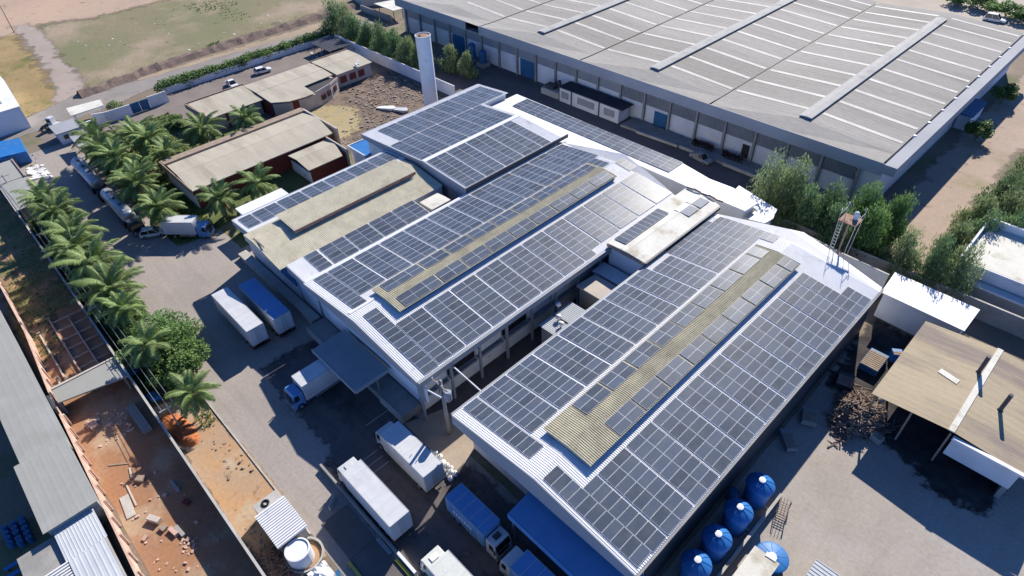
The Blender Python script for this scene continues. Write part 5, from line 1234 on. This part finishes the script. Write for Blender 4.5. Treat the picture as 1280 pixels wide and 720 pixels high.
# firewood pile: nobody could count the sticks
r = random.Random(77); b = MB()
for i in range(1150):
    a = r.uniform(0, 2 * PI); d = math.sqrt(r.random()) * (1 + .22 * math.sin(3 * a + 1) + .12 * math.sin(7 * a)) * (1 if i < 1000 else r.uniform(1, 1.4)); x = -5.6 + 2.5 * d * math.cos(a); y = 59.3 + 3.5 * d * math.sin(a); h = 2.1 * max(0, 1 - d ** 2) ** .7 * (1 + .25 * math.sin(4 * a)) + .12
    z = h * r.uniform(.75, 1.05); th = r.uniform(0, PI); ln = r.uniform(.35, .8); ph = r.uniform(-.45, .45)
    dv = Vector((math.cos(th) * math.cos(ph), math.sin(th) * math.cos(ph), math.sin(ph))) * ln
    p = Vector((x, y, z)); q = p + dv * .5 + Vector((r.uniform(-.2, .2), r.uniform(-.2, .2), r.uniform(-.1, .1)))
    rad = r.uniform(.045, .11); b.tube(p - dv, q, rad, rad * .9, 5); b.tube(q, q + dv * .9, rad * .85, rad * .6, 5)
b.lathe(-5.6, 59.3, [(2.2, 0), (1.9, .8), (1.2, 1.5), (.3, 1.8)], 14)
mat('firewood', (.36, .275, .215), (.20, .145, .115), scale=2.2, rough=.95, fine=.3, lo=.3, hi=.7)
o = b.build('firewood_heap', 'firewood'); o['kind'] = 'stuff'

# white roofs beyond the hall
o = Vector((-7, 79, 0))
t = thing('white_roof_shed', 'bright white sheet roof dappled with tree shadow behind the hall corner', 'shed', o)
part('roof', 'white_metal', t, o, lambda b: b.prism([(-11.5, 77.3), (-1.3, 77.0), (-1.2, 82.4), (-11.8, 82.6)], 4.3, 4.45))
part('wall', 'white_wall', t, o, lambda b: b.prism([(-11.2, 77.8), (-1.6, 77.4), (-1.5, 82.1), (-11.4, 82.2)], 0, 4.28))
o = Vector((-20, 80, 0))
t = thing('white_roof_shed', 'tree-shadowed white roof between the middle hall annex and the street wall', 'shed', o)
part('roof', 'white_metal', t, o, lambda b: b.prism([(-37.0, 81.75), (-31.9, 80.5), (-31.9, 77.4), (-29.3, 78.2), (-29.0, 80.0), (-29.7, 82.6), (-37.3, 84.6)], 6.35, 6.5))
part('wall', 'white_wall', t, o, lambda b: b.prism([(-36.8, 82.1), (-31.7, 80.9), (-31.7, 77.8), (-29.6, 78.5), (-29.3, 80.0), (-30.0, 82.3), (-37.1, 84.2)], 0, 6.34))
wall_thing('pale wall in shade behind the hall beside the steel mast', [(-24.2, 82.7), (-19, 82.1), (-12.2, 81.8)], 4.2, 'white_wall', cap='concrete_light')
o = Vector((0, 96, 0))
t = thing('blue_walled_building', 'building with pale flat roof behind tall blue-shaded parapet walls by the lane trees', 'building', o)
part('wall', 'white_wall', t, o, lambda b: b.box(-6.3, 14, 91.0, 102.4, 0, 4.6))
part('roof', 'grey_cream_sheet', t, o, lambda b: b.box(-6.0, 14, 91.3, 102.1, 4.61, 4.75))
part('parapet', 'white_wall', t, o, lambda b: (b.box(-6.6, 14, 102.15, 102.5, 4.62, 5.9), b.box(-6.6, -6.32, 90.8, 102.14, 4.2, 5.5), b.box(-6.3, 14, 90.75, 90.98, 3.9, 4.9)))
part('ledge', 'white_wall', t, o, lambda b: b.box(-6.8, 14, 89.4, 90.7, 2.6, 2.9))
o = Vector((-21, 145, 0))
t = thing('lean_to', 'blue lean-to roof against the warehouse side between two round trees', 'lean-to', o)
part('roof', 'blue_paint', t, o, lambda b: b.prism([(-22.3, 141), (-19.6, 141), (-19.6, 150), (-22.3, 150)], 2.9, [3.2, 2.9, 2.9, 3.2]))
part('wall', 'white_wall', t, o, lambda b: b.box(-22.2, -19.9, 141.3, 149.7, 0, 2.88))
# far shed beyond the tree row
o = Vector((-163, 108, 0))
t = thing('open_shed', 'pale open shed roof on thin posts beside the warehouse end', 'shed', o)
part('roof', 'grey_cream_sheet', t, o, lambda b: b.prism([(-168, 105.4), (-158.2, 105.2), (-157.8, 109.4), (-166, 112)], 3.0, 3.15))
for p_ in ((-166.8, 106), (-159.4, 105.8), (-159, 108.6)): part('post', 'dark_metal', t, o, lambda b: b.box(p_[0], p_[0] + .15, p_[1], p_[1] + .15, 0, 3.0))
part('wall', 'concrete', t, o, lambda b: b.box(-174, -158.4, 104.2, 104.5, 0, 1.8))
o = Vector((-190, 112, 0))
t = thing('low_building', 'low sandy flat roof at the top edge beyond the field bank', 'building', o)
part('roof', 'sandy', t, o, lambda b: b.prism([(-186, 108.5), (-176.5, 106), (-170, 116), (-180, 122)], 2.4, 2.6)); part('wall', 'plaster_cream', t, o, lambda b: b.prism([(-185.4, 109), (-176.9, 107), (-171, 116), (-180, 121.4)], 0, 2.39))
# carport
o = Vector((-151, 80, 0))
t = thing('carport', 'dark blue metal carport at the corner of the white wall and hedge', 'carport', o)
part('roof', 'dark_roof', t, o, lambda b: b.prism([(-156.2, 76.8), (-147, 76.8), (-147, 83), (-156.4, 83.7)], 2.5, 2.62))
part('roof_bar', 'blue_paint', t, o, lambda b: [b.box(-156 + 1.3 * i, -155.9 + 1.3 * i, 76.8, 83, 2.63, 2.7) for i in range(7)])
for p_ in ((-155.8, 77.2), (-147.4, 77.2), (-151.5, 77.1), (-147.4, 82.4)): part('post', 'steel', t, o, lambda b: b.box(p_[0], p_[0] + .12, p_[1], p_[1] + .12, 0, 2.5))

# ------------------------------------------------------------------ mast, utility pole, cables
t = thing('steel_mast', 'steel mast with square reddish platform, rods and small dome at the hall back edge', 'mast', (-18.5, 78.2, 0))
lp('pole', 'rust', t, lambda b: b.tube((0, 0, 0), (0, 0, 12.4), .16, .12, 10))
pf = lp('platform', 'rust', t, lambda b: b.box(-1.15, 1.15, -1.1, 1.1, 12.2, 12.32))
for s in (-1, 1):
    for q in (-1, 1):
        lp('strut', 'steel', t, lambda b: b.tube((s * 1.1, q * 1.0, 12.2), (s * .95, q * .9, 6.5), .045, n=6))
    lp('guard_rail', 'steel', pf, lambda b: (b.tube((s * 1.15, -1.1, 13.3), (s * 1.15, 1.1, 13.3), .04, n=6), b.tube((s * 1.15, -1.1, 12.3), (s * 1.15, -1.1, 14.0), .035, n=6), b.tube((s * 1.15, 1.1, 12.3), (s * 1.15, 1.1, 14.0), .035, n=6), b.tube((s * .8, 1.1, 13.6), (s * 1.15, 1.1, 14.0), .035, n=6)))
lp('dome', 'white_metal', t, lambda b: b.lathe(.35, .55, [(.32, 12.33), (.34, 13.0), (.26, 13.3), (.1, 13.42)], 14), smooth=True)
lp('ladder', 'steel', t, lambda b: [b.tube((s * .2 - .75, -.75, 6.6), (s * .2 - .75, -.75, 12.1), .025, n=5) for s in (-1, 1)] + [b.tube((-.95, -.75, 6.8 + .5 * i), (-.55, -.75, 6.8 + .5 * i), .02, n=5) for i in range(11)])
t = thing('utility_pole', 'concrete utility pole with transformer at the mouth of the alley', 'utility pole', (-38.3, 24.3, 0))
lp('pole', 'concrete', t, lambda b: b.tube((0, 0, 0), (0, 0, 9.6), .26, .16, 10), smooth=True)
lp('crossarm', 'timber', t, lambda b: (b.box(-1.3, 1.3, -.3, -.17, 9.0, 9.15),))
lp('transformer', 'fascia_grey', t, lambda b: b.lathe(.75, .15, [(.42, 6.9), (.45, 7.0), (.45, 8.1), (.3, 8.25)], 16), smooth=False)
for i in range(4): lp('insulator', 'white_wall', t, lambda b: b.lathe(-1.2 + .8 * i, -.23, [(.07, 9.15), (.1, 9.28), (.04, 9.4)], 8))
for i in range(3): lp('cutout', 'dark_metal', t, lambda b: b.tube((-.5 + .5 * i, -.25, 8.4), (-.45 + .5 * i, -.45, 8.0), .05, n=6))
t = thing('utility_pole', 'small leaning lamp pole in the dirt field corner', 'pole', (-239, 26.2, 0)); lp('pole', 'timber', t, lambda b: b.tube((0, 0, 0), (-.3, .1, 9), .14, .09, 8)); lp('crossarm', 'timber', t, lambda b: b.box(-.8, .3, -.05, .05, 8.6, 8.7))
for i, (p, q, lab) in enumerate((((-40.9, 27.9, 7.0), (-35.2, 27.4, 7.55), 'white pipe spanning the alley from the middle hall post, farther one'), ((-40.9, 23.6, 6.8), (-38.5, 24.2, 6.6), 'short white pipe reaching from the middle hall corner to the utility pole'))):
    o = Vector(p); t = thing('pipe', lab, 'pipe', o); part('tube', 'white_metal', t, o, lambda b: b.tube(p, q, .09, n=8)); part('clamp', 'steel', t, o, lambda b: b.tube(p, Vector(p).lerp(Vector(q), .06), .14, n=8))
for i, (y, zz, lab) in enumerate(((1.35, 4.2, 'thin cable strung along the boundary wall, closest to it'), (2.1, 4.4, 'middle thin cable strung above the palm strip'), (2.8, 4.2, 'outer thin cable strung above the palm strip beside the trunks'))):
    o = Vector((-137, y, 0)); t = thing('cable', lab, 'cable', o, 0, 'cables along the palm strip')
    def cab_(b):
        n = 60; L = -62 + 137
        for k in range(n):
            f0, f1 = k / n, (k + 1) / n
            sg = lambda f: zz - .5 * (1 - abs(2 * ((f * 3) % 1) - 1) ** 2) * .5
            b.tube((-137 + L * f0, y, sg(f0)), (-137 + L * f1, y, sg(f1)), .028, n=5, cap=False)
    part('wire', 'steel', t, o, cab_)
for i, x in enumerate((-137, -112, -100, -87, -62)):
    t = thing('cable_post', ['slim cable post at the street end of the palm strip', 'cable post with crossbar by the third strip palm', 'cable post with crossbar below the middle palm', 'cable post with crossbar by the big round bush', 'cable post at the bare end of the palm strip'][i], 'post', (x, 2.05, 0), 0, 'cable posts of the palm strip')
    lp('post', 'concrete', t, lambda b: b.tube((0, 0, 0), (0, 0, 4.6), .1, .08, 8)); lp('crossarm', 'concrete_light', t, lambda b: b.box(-.06, .06, -1.0, 1.0, 4.2, 4.32))

# ------------------------------------------------------------------ red earth lot
o = Vector((-75, -3.5, 0))
t = thing('concrete_slab_roof', 'raised grey concrete slab spanning the red earth lot between both walls', 'slab', o)
part('slab', 'shed_grey', t, o, lambda b: b.prism([(-77.2, -7.1), (-74.5, -7.1), (-72.7, .55), (-77.1, .5)], 2.3, 2.5))
part('beam', 'plaster_cream', t, o, lambda b: b.prism([(-77.6, -7.1), (-77.22, -7.1), (-77.15, .5), (-77.4, .5)], 2.1, 2.62))
for p_ in ((-76.8, -6.9), (-75.2, -6.9), (-76.6, .2), (-73.4, .2), (-76.6, -3.3)): part('pillar', 'concrete', t, o, lambda b: b.box(p_[0], p_[0] + .25, p_[1] - .25, p_[1], 0, 2.28))
t0 = None
for i, (y, xa, xb, m, lab) in enumerate(((-1.45, -93.0, -77.7, 'brick_wall', 'foundation beam in shade nearest the thin boundary wall'), (-3.6, -95.0, -77.7, 'brick_wall', 'middle long foundation beam of the red earth lot'), (-5.45, -92.6, -80.6, 'plaster_cream', 'pale foundation beam nearest the pink block wall'), (-6.2, -81.6, -77.7, 'plaster_cream', 'short pale foundation beam beside the concrete slab'))):
    o = Vector((xa, y, 0)); t = thing('foundation_beam', lab, 'beam', o, 0, 'foundation beams')
    part('beam', m, t, o, lambda b: b.box(xa, xb, y - .1, y + .1, .02, .3))
    part('end_block', 'concrete', t, o, lambda b: b.box(xa - .2, xa - .003, y - .2, y + .2, 0, .6))
for i in range(7):
    x = -94.0 + i * 2.45
    o = Vector((x, -2.6, 0)); t = thing('tie_beam', f'{ORD[i]} cross beam of the foundation grid counted from the weedy end', 'beam', o, 0, 'cross beams of the foundation')
    part('beam', 'brick_wall', t, o, lambda b: b.box(x - .06, x + .06, -3.48, .4, .02, .26)); part('footing', 'concrete', t, o, lambda b: b.box(x - .14, x + .14, .41, .56, 0, .5))
o = Vector((-67.3, -.95, 0))
t = thing('plank_stack', 'stack of grey planks lying in the shade of the thin boundary wall', 'planks', o)
for i in range(3):
    for k in range(3): part('plank', 'shed_grey', t, o, lambda b: b.obox(-67.3, -1.38 + .36 * i, .02 + .13 * k, .14 + .13 * k, 5.6, .33, .02))
sm = [(-62.5, -5.2, 2.2, .15, .1, .9, 'timber', 'loose board lying near the shadow edge on the red lot'), (-60.3, -4.6, 1.6, .2, .12, -.2, 'plaster_cream', 'pale short board on the red lot beside the pink wall'), (-57.3, -5.6, 3.4, .18, .12, -.05, 'plaster_cream', 'long pale board lying along the pink wall'),
      (-56.2, -6.4, 3.2, .9, .12, -.1, 'concrete_light', 'broken pale slab leaning by the pink wall'), (-52.4, -4.9, 1.5, .6, .55, .5, 'plaster_cream', 'cream block on the red lot beside a dark hole'), (-49.6, -4.0, 1.3, .45, .4, .2, 'brick_wall', 'brick-coloured block standing on the red lot'),
      (-49.2, -3.5, 1.7, .4, .3, .1, 'concrete', 'grey block near the shadow edge of the red lot'), (-54.9, -1.7, 2.0, .35, .2, .05, 'shed_grey', 'grey board in the shade by the thin boundary wall'), (-52.0, -1.6, .8, .6, .3, .4, 'maroon', 'dull red box in the shade on the red lot'),
      (-58.6, -4.1, .9, .7, .4, .7, 'timber', 'brown debris clump in the middle of the red lot'), (-50.8, -4.6, .8, .6, .35, .3, 'timber', 'brown debris lump beside the cream block'), (-70.6, -5.4, 1.4, .9, .3, .2, 'brick_wall', 'stack of bricks beside the concrete slab')]
for x, y, lx, ly, h, rz, m, lab in sm:
    t = thing('debris_block' if h > .25 else 'board', lab, 'debris', (x, y, 0), rz)
    lp('body', m, t, lambda b: b.box(-lx / 2, lx / 2, -ly / 2, ly / 2, .01, h), bevel=.02)
def rubble(name, region, n, smin, smax, m, seed, hmul=.6):
    r = random.Random(seed); b = MB()
    for _ in range(n):
        x0, x1, y0, y1 = region[r.randrange(len(region))]; s = r.uniform(smin, smax) * (.6 + .8 * r.random() ** 2)
        b.obox(r.uniform(x0, x1), r.uniform(y0, y1), 0, s * hmul * r.uniform(.4, 1), s, s * r.uniform(.4, 1), r.uniform(0, 3), r.uniform(-.2, .2))
    o = b.build(name, m); o['kind'] = 'stuff'; return o
rubble('rubble', [(-48.2, -46, -4.0, -3.0), (-72, -70, -6, -4.2), (-71, -66, -6, -1.8), (-60, -42, -6.8, -1)], 170, .12, .4, 'brick_wall', 401)
rubble('yard_rubble', [(-129, -110, 68, 82), (-118, -105, 60, 72), (-113, -104, 55, 66)], 260, .15, .45, 'concrete', 402)
rubble('brick_rubble', [(-129, -112, 69, 82), (-124, -108, 64, 80)], 700, .15, .5, 'timber', 403)
rubble('paper_litter', [(-146.5, -139.5, 6.2, 9.0)], 60, .4, 1.2, 'white_metal', 404, .3)
rubble('strip_rubble', [(-66, -50, 2.8, 5.6), (-45, -36, .8, 3.0), (-152, -147, 6, 10)], 110, .12, .45, 'timber', 405)
rubble('field_litter', [(-235, -180, 30, 95), (-165, -145, 74, 80)], 60, .25, .6, 'white_metal', 406, .2)
for i, (x, y, rz, lab) in enumerate(((-111.4, 71.6, .4, 'bluish-white boat-shaped sheet lying on the rubble ground'), (-114.2, 70.2, .5, 'white folded sheet beside the boat-shaped one on the rubble'))):
    t = thing('sheet_scrap', lab, 'scrap sheet', (x, y, 0), rz)
    lp('sheet', 'shed_light' if i == 0 else 'white_metal', t, lambda b: b.prism([(-2.2, -.5), (1.6, -.9), (2.4, 0), (1.6, .8), (-2.2, .5)], [.1] * 5, [.3, .7, .5, .7, .25]), bevel=.05)
    lp('frame', 'dark_metal', t, lambda b: b.box(-2.0, -1.6, -.7, .7, 0, .3))
for i in range(24):
    a = i / 24; x = -37.6 + 4.4 * a + rnd.uniform(-.35, .35); y = 21.0 + rnd.uniform(-.55, .35)
    if i == 0:
        s0 = thing('sack', 'round whitish sack in the heap beside the half-shaded box truck', 'sack', (x, y, 0), 0, 'sacks heaped beside the box truck')
        lp('bag', 'white_wall', s0, lambda b: b.lathe(0, 0, [(.2, .0), (.33, .12), (.34, .3), (.2, .45), (.08, .5)], 12), smooth=True); lp('tie', 'timber', s0, lambda b: b.lathe(0, 0, [(.06, .5), (.1, .58)], 8))
    else: copy_tree(s0, (x, y, .28 * (i % 3 == 1)), rnd.uniform(0, 6), None, rnd.uniform(.85, 1.15))
# corner with striped shed, round tank and tarp
o = Vector((-41, 4.4, 0))
t = thing('striped_shed', 'small shed with strongly striped white corrugated roof beside the yard edge', 'shed', o)
part('roof', 'white_metal', t, o, lambda b: b.ribs([2.75, 6.1], [2.35, 2.4], -43.4, -38.55, .3, .11, along='y'))
part('wall', 'concrete', t, o, lambda b: b.box(-43.1, -38.9, 3.0, 5.9, 0, 2.3))
part('pad', 'concrete_light', t, o, lambda b: b.box(-44.8, -43.45, 3.2, 5.8, 0, 2.2))
part('pad_tire', 'rubber', t, o, lambda b: b.lathe(-44.1, 4.3, [(.35, 2.2), (.45, 2.3), (.3, 2.36), (.2, 2.22)], 14, cap=False))
t = thing('round_tank', 'low round white tank with flat bluish top beside the striped shed', 'tank', (-37.4, 4.1, 0))
lp('body', 'white_wall', t, lambda b: b.lathe(0, 0, [(1.25, 0), (1.25, 2.0), (1.1, 2.02), (1.1, 1.9), (.1, 1.9)], 28)); lp('kerb_ring', 'concrete_light', t, lambda b: b.lathe(0, .4, [(1.9, 0), (1.9, .35), (1.7, .35), (1.7, 0)], 28, cap=False))
t = thing('tarp_heap', 'crumpled white tarpaulin heap between the round tank and weighbridge', 'tarpaulin', (-34.0, 4.6, 0))
def tarp(b):
    r = random.Random(9); g = [[(-1.5 + 3.2 * i / 9, -1 + 2 * j / 7, max(.02, (1.2 if 1 < i < 8 and 1 < j < 6 else .35) + r.uniform(-.18, .18))) for j in range(8)] for i in range(10)]
    for i in range(9):
        for j in range(7): b.face([g[i][j], g[i + 1][j], g[i + 1][j + 1], g[i][j + 1]])
lp('sheet', 'white_metal', t, tarp); lp('fold', 'blue_paint', t, lambda b: b.obox(1.3, 1.05, .1, .8, 1.6, .4, -.3))
b = MB(); r = random.Random(12)
for _ in range(130):
    x, y = r.uniform(-41, -35.5), r.uniform(.9, 3.0); a = r.uniform(0, PI); l = r.uniform(.3, 1.1); z = r.uniform(.05, .7)
    b.tube((x - l * math.cos(a), y - l * math.sin(a), z * .5), (x + l * math.cos(a), y + l * math.sin(a), z), .04, n=5)
o = b.build('scrap_rods', 'rust'); o['kind'] = 'stuff'
# weighbridge and barrier
o = Vector((-33, 9, 0))
t = thing('weighbridge', 'vehicle weighbridge with dark deck and yellow side kerbs beside the long truck', 'weighbridge', o)
part('deck', 'street_mat', t, o, lambda b: (b.box(-39.2, -33.75, 7.5, 10.6, .02, .12), b.box(-33.7, -26, 7.5, 10.5, .02, .16)))
part('approach_wall', 'concrete_light', t, o, lambda b: b.obox(-40.3, 9.6, 0, .9, 1.6, .14, -.9))
for y in (7.2, 10.72): part('side_kerb', 'yellow_paint', t, o, lambda b: (b.box(-33.6 + (3.2 if y > 9 else 0), -25, y - .13, y + .13, .02, .4),))
part('plate', 'grey_metal', t, o, lambda b: b.box(-33.6, -31.3, 10.5, 10.9, .17, .3))
o = Vector((-37, 11.2, 0))
t = thing('barrier_wall', 'long low dark barrier beside the parked long truck, white at its end', 'barrier', o)
part('wall_body', 'concrete', t, o, lambda b: b.box(-45.2, -30.7, 11.05, 11.3, 0, .7)); part('white_end', 'white_wall', t, o, lambda b: b.box(-30.69, -27.8, 11.05, 11.35, 0, .72))
o = Vector((-55, 6.1, 0))
t = thing('yard_kerb', 'thin concrete kerb dividing the yard from the planted strip', 'kerb', o)
part('stone', 'concrete_light', t, o, lambda b: [b.box(-137 + 2 * i, -135.04 + 2 * i, 6.0, 6.16, 0, .14) for i in range(49)])
t = thing('driveway_bar', 'dark timber bar lying across the sandy path by the first garden palms', 'bar', (-146, 24.5, 0)); lp('bar', 'timber', t, lambda b: b.box(-7.5, 7.5, -.12, .12, .02, .2)); lp('foot', 'concrete', t, lambda b: [b.box(x, x + .3, -.25, .25, 0, .16) for x in (-7, 0, 6.6)])
sheet('sandy_path_ground', [(-154, 22.8), (-143, 20.5), (-140, 30), (-153.5, 37.5)], 5, 'sandy', .4, 2)
# blue drums, tyres at the left edge
for i, (x, y, lab) in enumerate(((-69.4, 1.6, 'blue plastic sheet bundle against the thin boundary wall by the bushes'), (-76.0, 1.4, 'blue tarpaulin folded over the thin boundary wall beside the slab'))):
    t = thing('blue_sheet', lab, 'tarpaulin', (x, y, 0), .2)
    lp('sheet', 'blue_tank', t, lambda b: b.prism([(-1.0, -.5), (.8, -.6), (1.1, .4), (-.7, .6)], .02, [.5, .35, .6, .4]), bevel=.08); lp('fold', 'blue_paint', t, lambda b: b.obox(0, 0, .5, .62, 1.1, .4, .3))
for i in range(14):
    x, y = -62.5 + .75 * (i % 5) + rnd.uniform(-.1, .1), -15.0 - .8 * (i // 5)
    if i == 0:
        d0 = thing('drum', 'dark blue drum in the shaded group left of the grey shed', 'drum', (x, y, 0), 0, 'drums left of the grey sheds')
        lp('body', 'blue_paint', d0, lambda b: b.lathe(0, 0, [(.3, 0), (.31, .3), (.33, .32), (.31, .34), (.31, .85), (.05, .86)], 16)); lp('cap', 'black', d0, lambda b: b.lathe(.12, 0, [(.05, .86), (.05, .9)], 8))
    else: copy_tree(d0, (x, y, 0))
for i, (x, lab) in enumerate(((-57.5, 'shaded blue bench plank beside the drums'), (-56.4, 'second shaded blue plank beside the drums'))):
    t = thing('plank', lab, 'plank', (x, -16.2, 0), 1.5); lp('board', 'blue_tank', t, lambda b: b.box(-1.6, 1.6, -.18, .18, .5, .58)); [lp('leg', 'dark_metal', t, lambda b: b.box(q, q + .1, -.15, .15, 0, .5)) for q in (-1.4, 1.2)]
# ------------------------------------------------------------------ labels of the setting
for nm, lab in {'ground': 'dusty brown ground reaching beyond everything', 'dirt_field': 'pinkish bare dirt field in the far corner', 'dry_grass_field': 'dry olive grass field with a worn edge', 'golden_grass_field': 'golden dry grass beside the street', 'dirt_path': 'pale trodden path crossing the grass field',
        'road': 'grey street running past the guard house', 'sandy_verge': 'sandy verge beside the earth bank', 'earth_bank': 'dark earth bank along the grass field', 'school_court': 'asphalt forecourt of the school', 'garden_soil': 'green garden ground below the palms', 'rubble_ground': 'brown rubble-strewn ground by the water tower',
        'sand_patch_ground': 'sandy yellow patch by the curved block', 'yard': 'pale paved truck yard', 'apron': 'pale paved apron beside the cream-roofed hall', 'planting_strip': 'dark soil strip below the palm row', 'orange_ground': 'orange bare soil past the last palm', 'red_earth_ground': 'red earth lot between two walls', 'weedy_ground': 'weedy end of the red earth lot',
        'back_street': 'dark back street before the warehouse', 'dirt_lane': 'pinkish dirt lane beside the warehouse', 'concrete_yard': 'pale concrete yard beside the blue tanks', 'far_lot': 'pale sandy lot beyond the warehouse', 'alley_floor': 'dark floor of the alley between halls', 'soot_shade_ground': 'sooty ground with painted-in shade around the open shed', 'alley_slab': 'tan concrete slab at the alley mouth', 'loading_shade': 'asphalt painted dark for shade below the trucks before the halls', 'red_earth_heap': 'bright red spoil heap beside the thin wall', 'sandy_path_ground': 'sandy path by the guard house',
        'grass': 'short weeds under the palm row', 'weeds': 'olive weeds at the end of the red lot', 'lawn_weeds': 'green tufts across the palm garden', 'field_weeds': 'scattered tufts in the grass field', 'roadside_weeds': 'tufts along the street verge', 'firewood_heap': 'heap of rough firewood beside the open shed', 'rubble': 'brick bits strewn on the red lot',
        'yard_rubble': 'pale rubble by the water tower', 'brick_rubble': 'brown rubble by the water tower', 'paper_litter': 'white litter at the end of the palm strip', 'strip_rubble': 'small brown rubble along the strip', 'field_litter': 'white litter bits in the grass field', 'scrap_rods': 'tangle of rusty scrap rods by the striped shed'}.items():
    ob = bpy.data.objects.get(nm)
    if ob: ob['label'] = lab; ob['category'] = ob.get('category') or nm.replace('_', ' ')

# ------------------------------------------------------------------ camera, light, world
cam = bpy.data.cameras.new('camera'); co = bpy.data.objects.new('camera', cam); COL.objects.link(co)
cam.sensor_width = 36; cam.lens = 36 * 788.82 / 1280; cam.clip_start = .5; cam.clip_end = 3000
pitch, yaw, roll = RAD(41.51723), RAD(-47.23215), RAD(-2.5448)
cp, sp, cy, sy = math.cos(pitch), math.sin(pitch), math.cos(yaw), math.sin(yaw)
fw = Vector((sy * cp, cy * cp, -sp)); rt = Vector((cy, -sy, 0)); up = rt.cross(fw)
r2 = rt * math.cos(roll) + up * math.sin(roll); u2 = up * math.cos(roll) - rt * math.sin(roll)
co.matrix_world = Matrix(((r2.x, u2.x, -fw.x, 0), (r2.y, u2.y, -fw.y, 0), (r2.z, u2.z, -fw.z, 62), (0, 0, 0, 1)))
SC.camera = co
sun_dir = Vector((-.49, 1.39, 1)).normalized()
el = math.asin(sun_dir.z); az = math.atan2(sun_dir.x, sun_dir.y)
L = bpy.data.lights.new('sun', 'SUN'); L.energy = 4.6; L.angle = RAD(.53); L.color = (1, .94, .85)
so = bpy.data.objects.new('sun', L); COL.objects.link(so); so.rotation_euler = (-sun_dir).to_track_quat('-Z', 'Y').to_euler(); so.location = (-80, 120, 120)
W = bpy.data.worlds.new('World'); SC.world = W; W.use_nodes = True
nt = W.node_tree; bg = nt.nodes['Background']; sky = nt.nodes.new('ShaderNodeTexSky'); sky.sky_type = 'NISHITA'
sky.sun_disc = False; sky.sun_elevation = el; sky.sun_rotation = az % (2 * math.pi)
sky.altitude = 6500; sky.air_density = 1.0; sky.dust_density = 0.0; sky.ozone_density = 10
nt.links.new(sky.outputs[0], bg.inputs[0]); bg.inputs[1].default_value = .15
vs = SC.view_settings; vs.view_transform = 'Standard'; vs.look = 'None'; vs.exposure = .62; vs.gamma = 1; vs.use_curve_mapping = False
SC.cycles.max_bounces = 5; SC.cycles.diffuse_bounces = 1; SC.cycles.glossy_bounces = 2
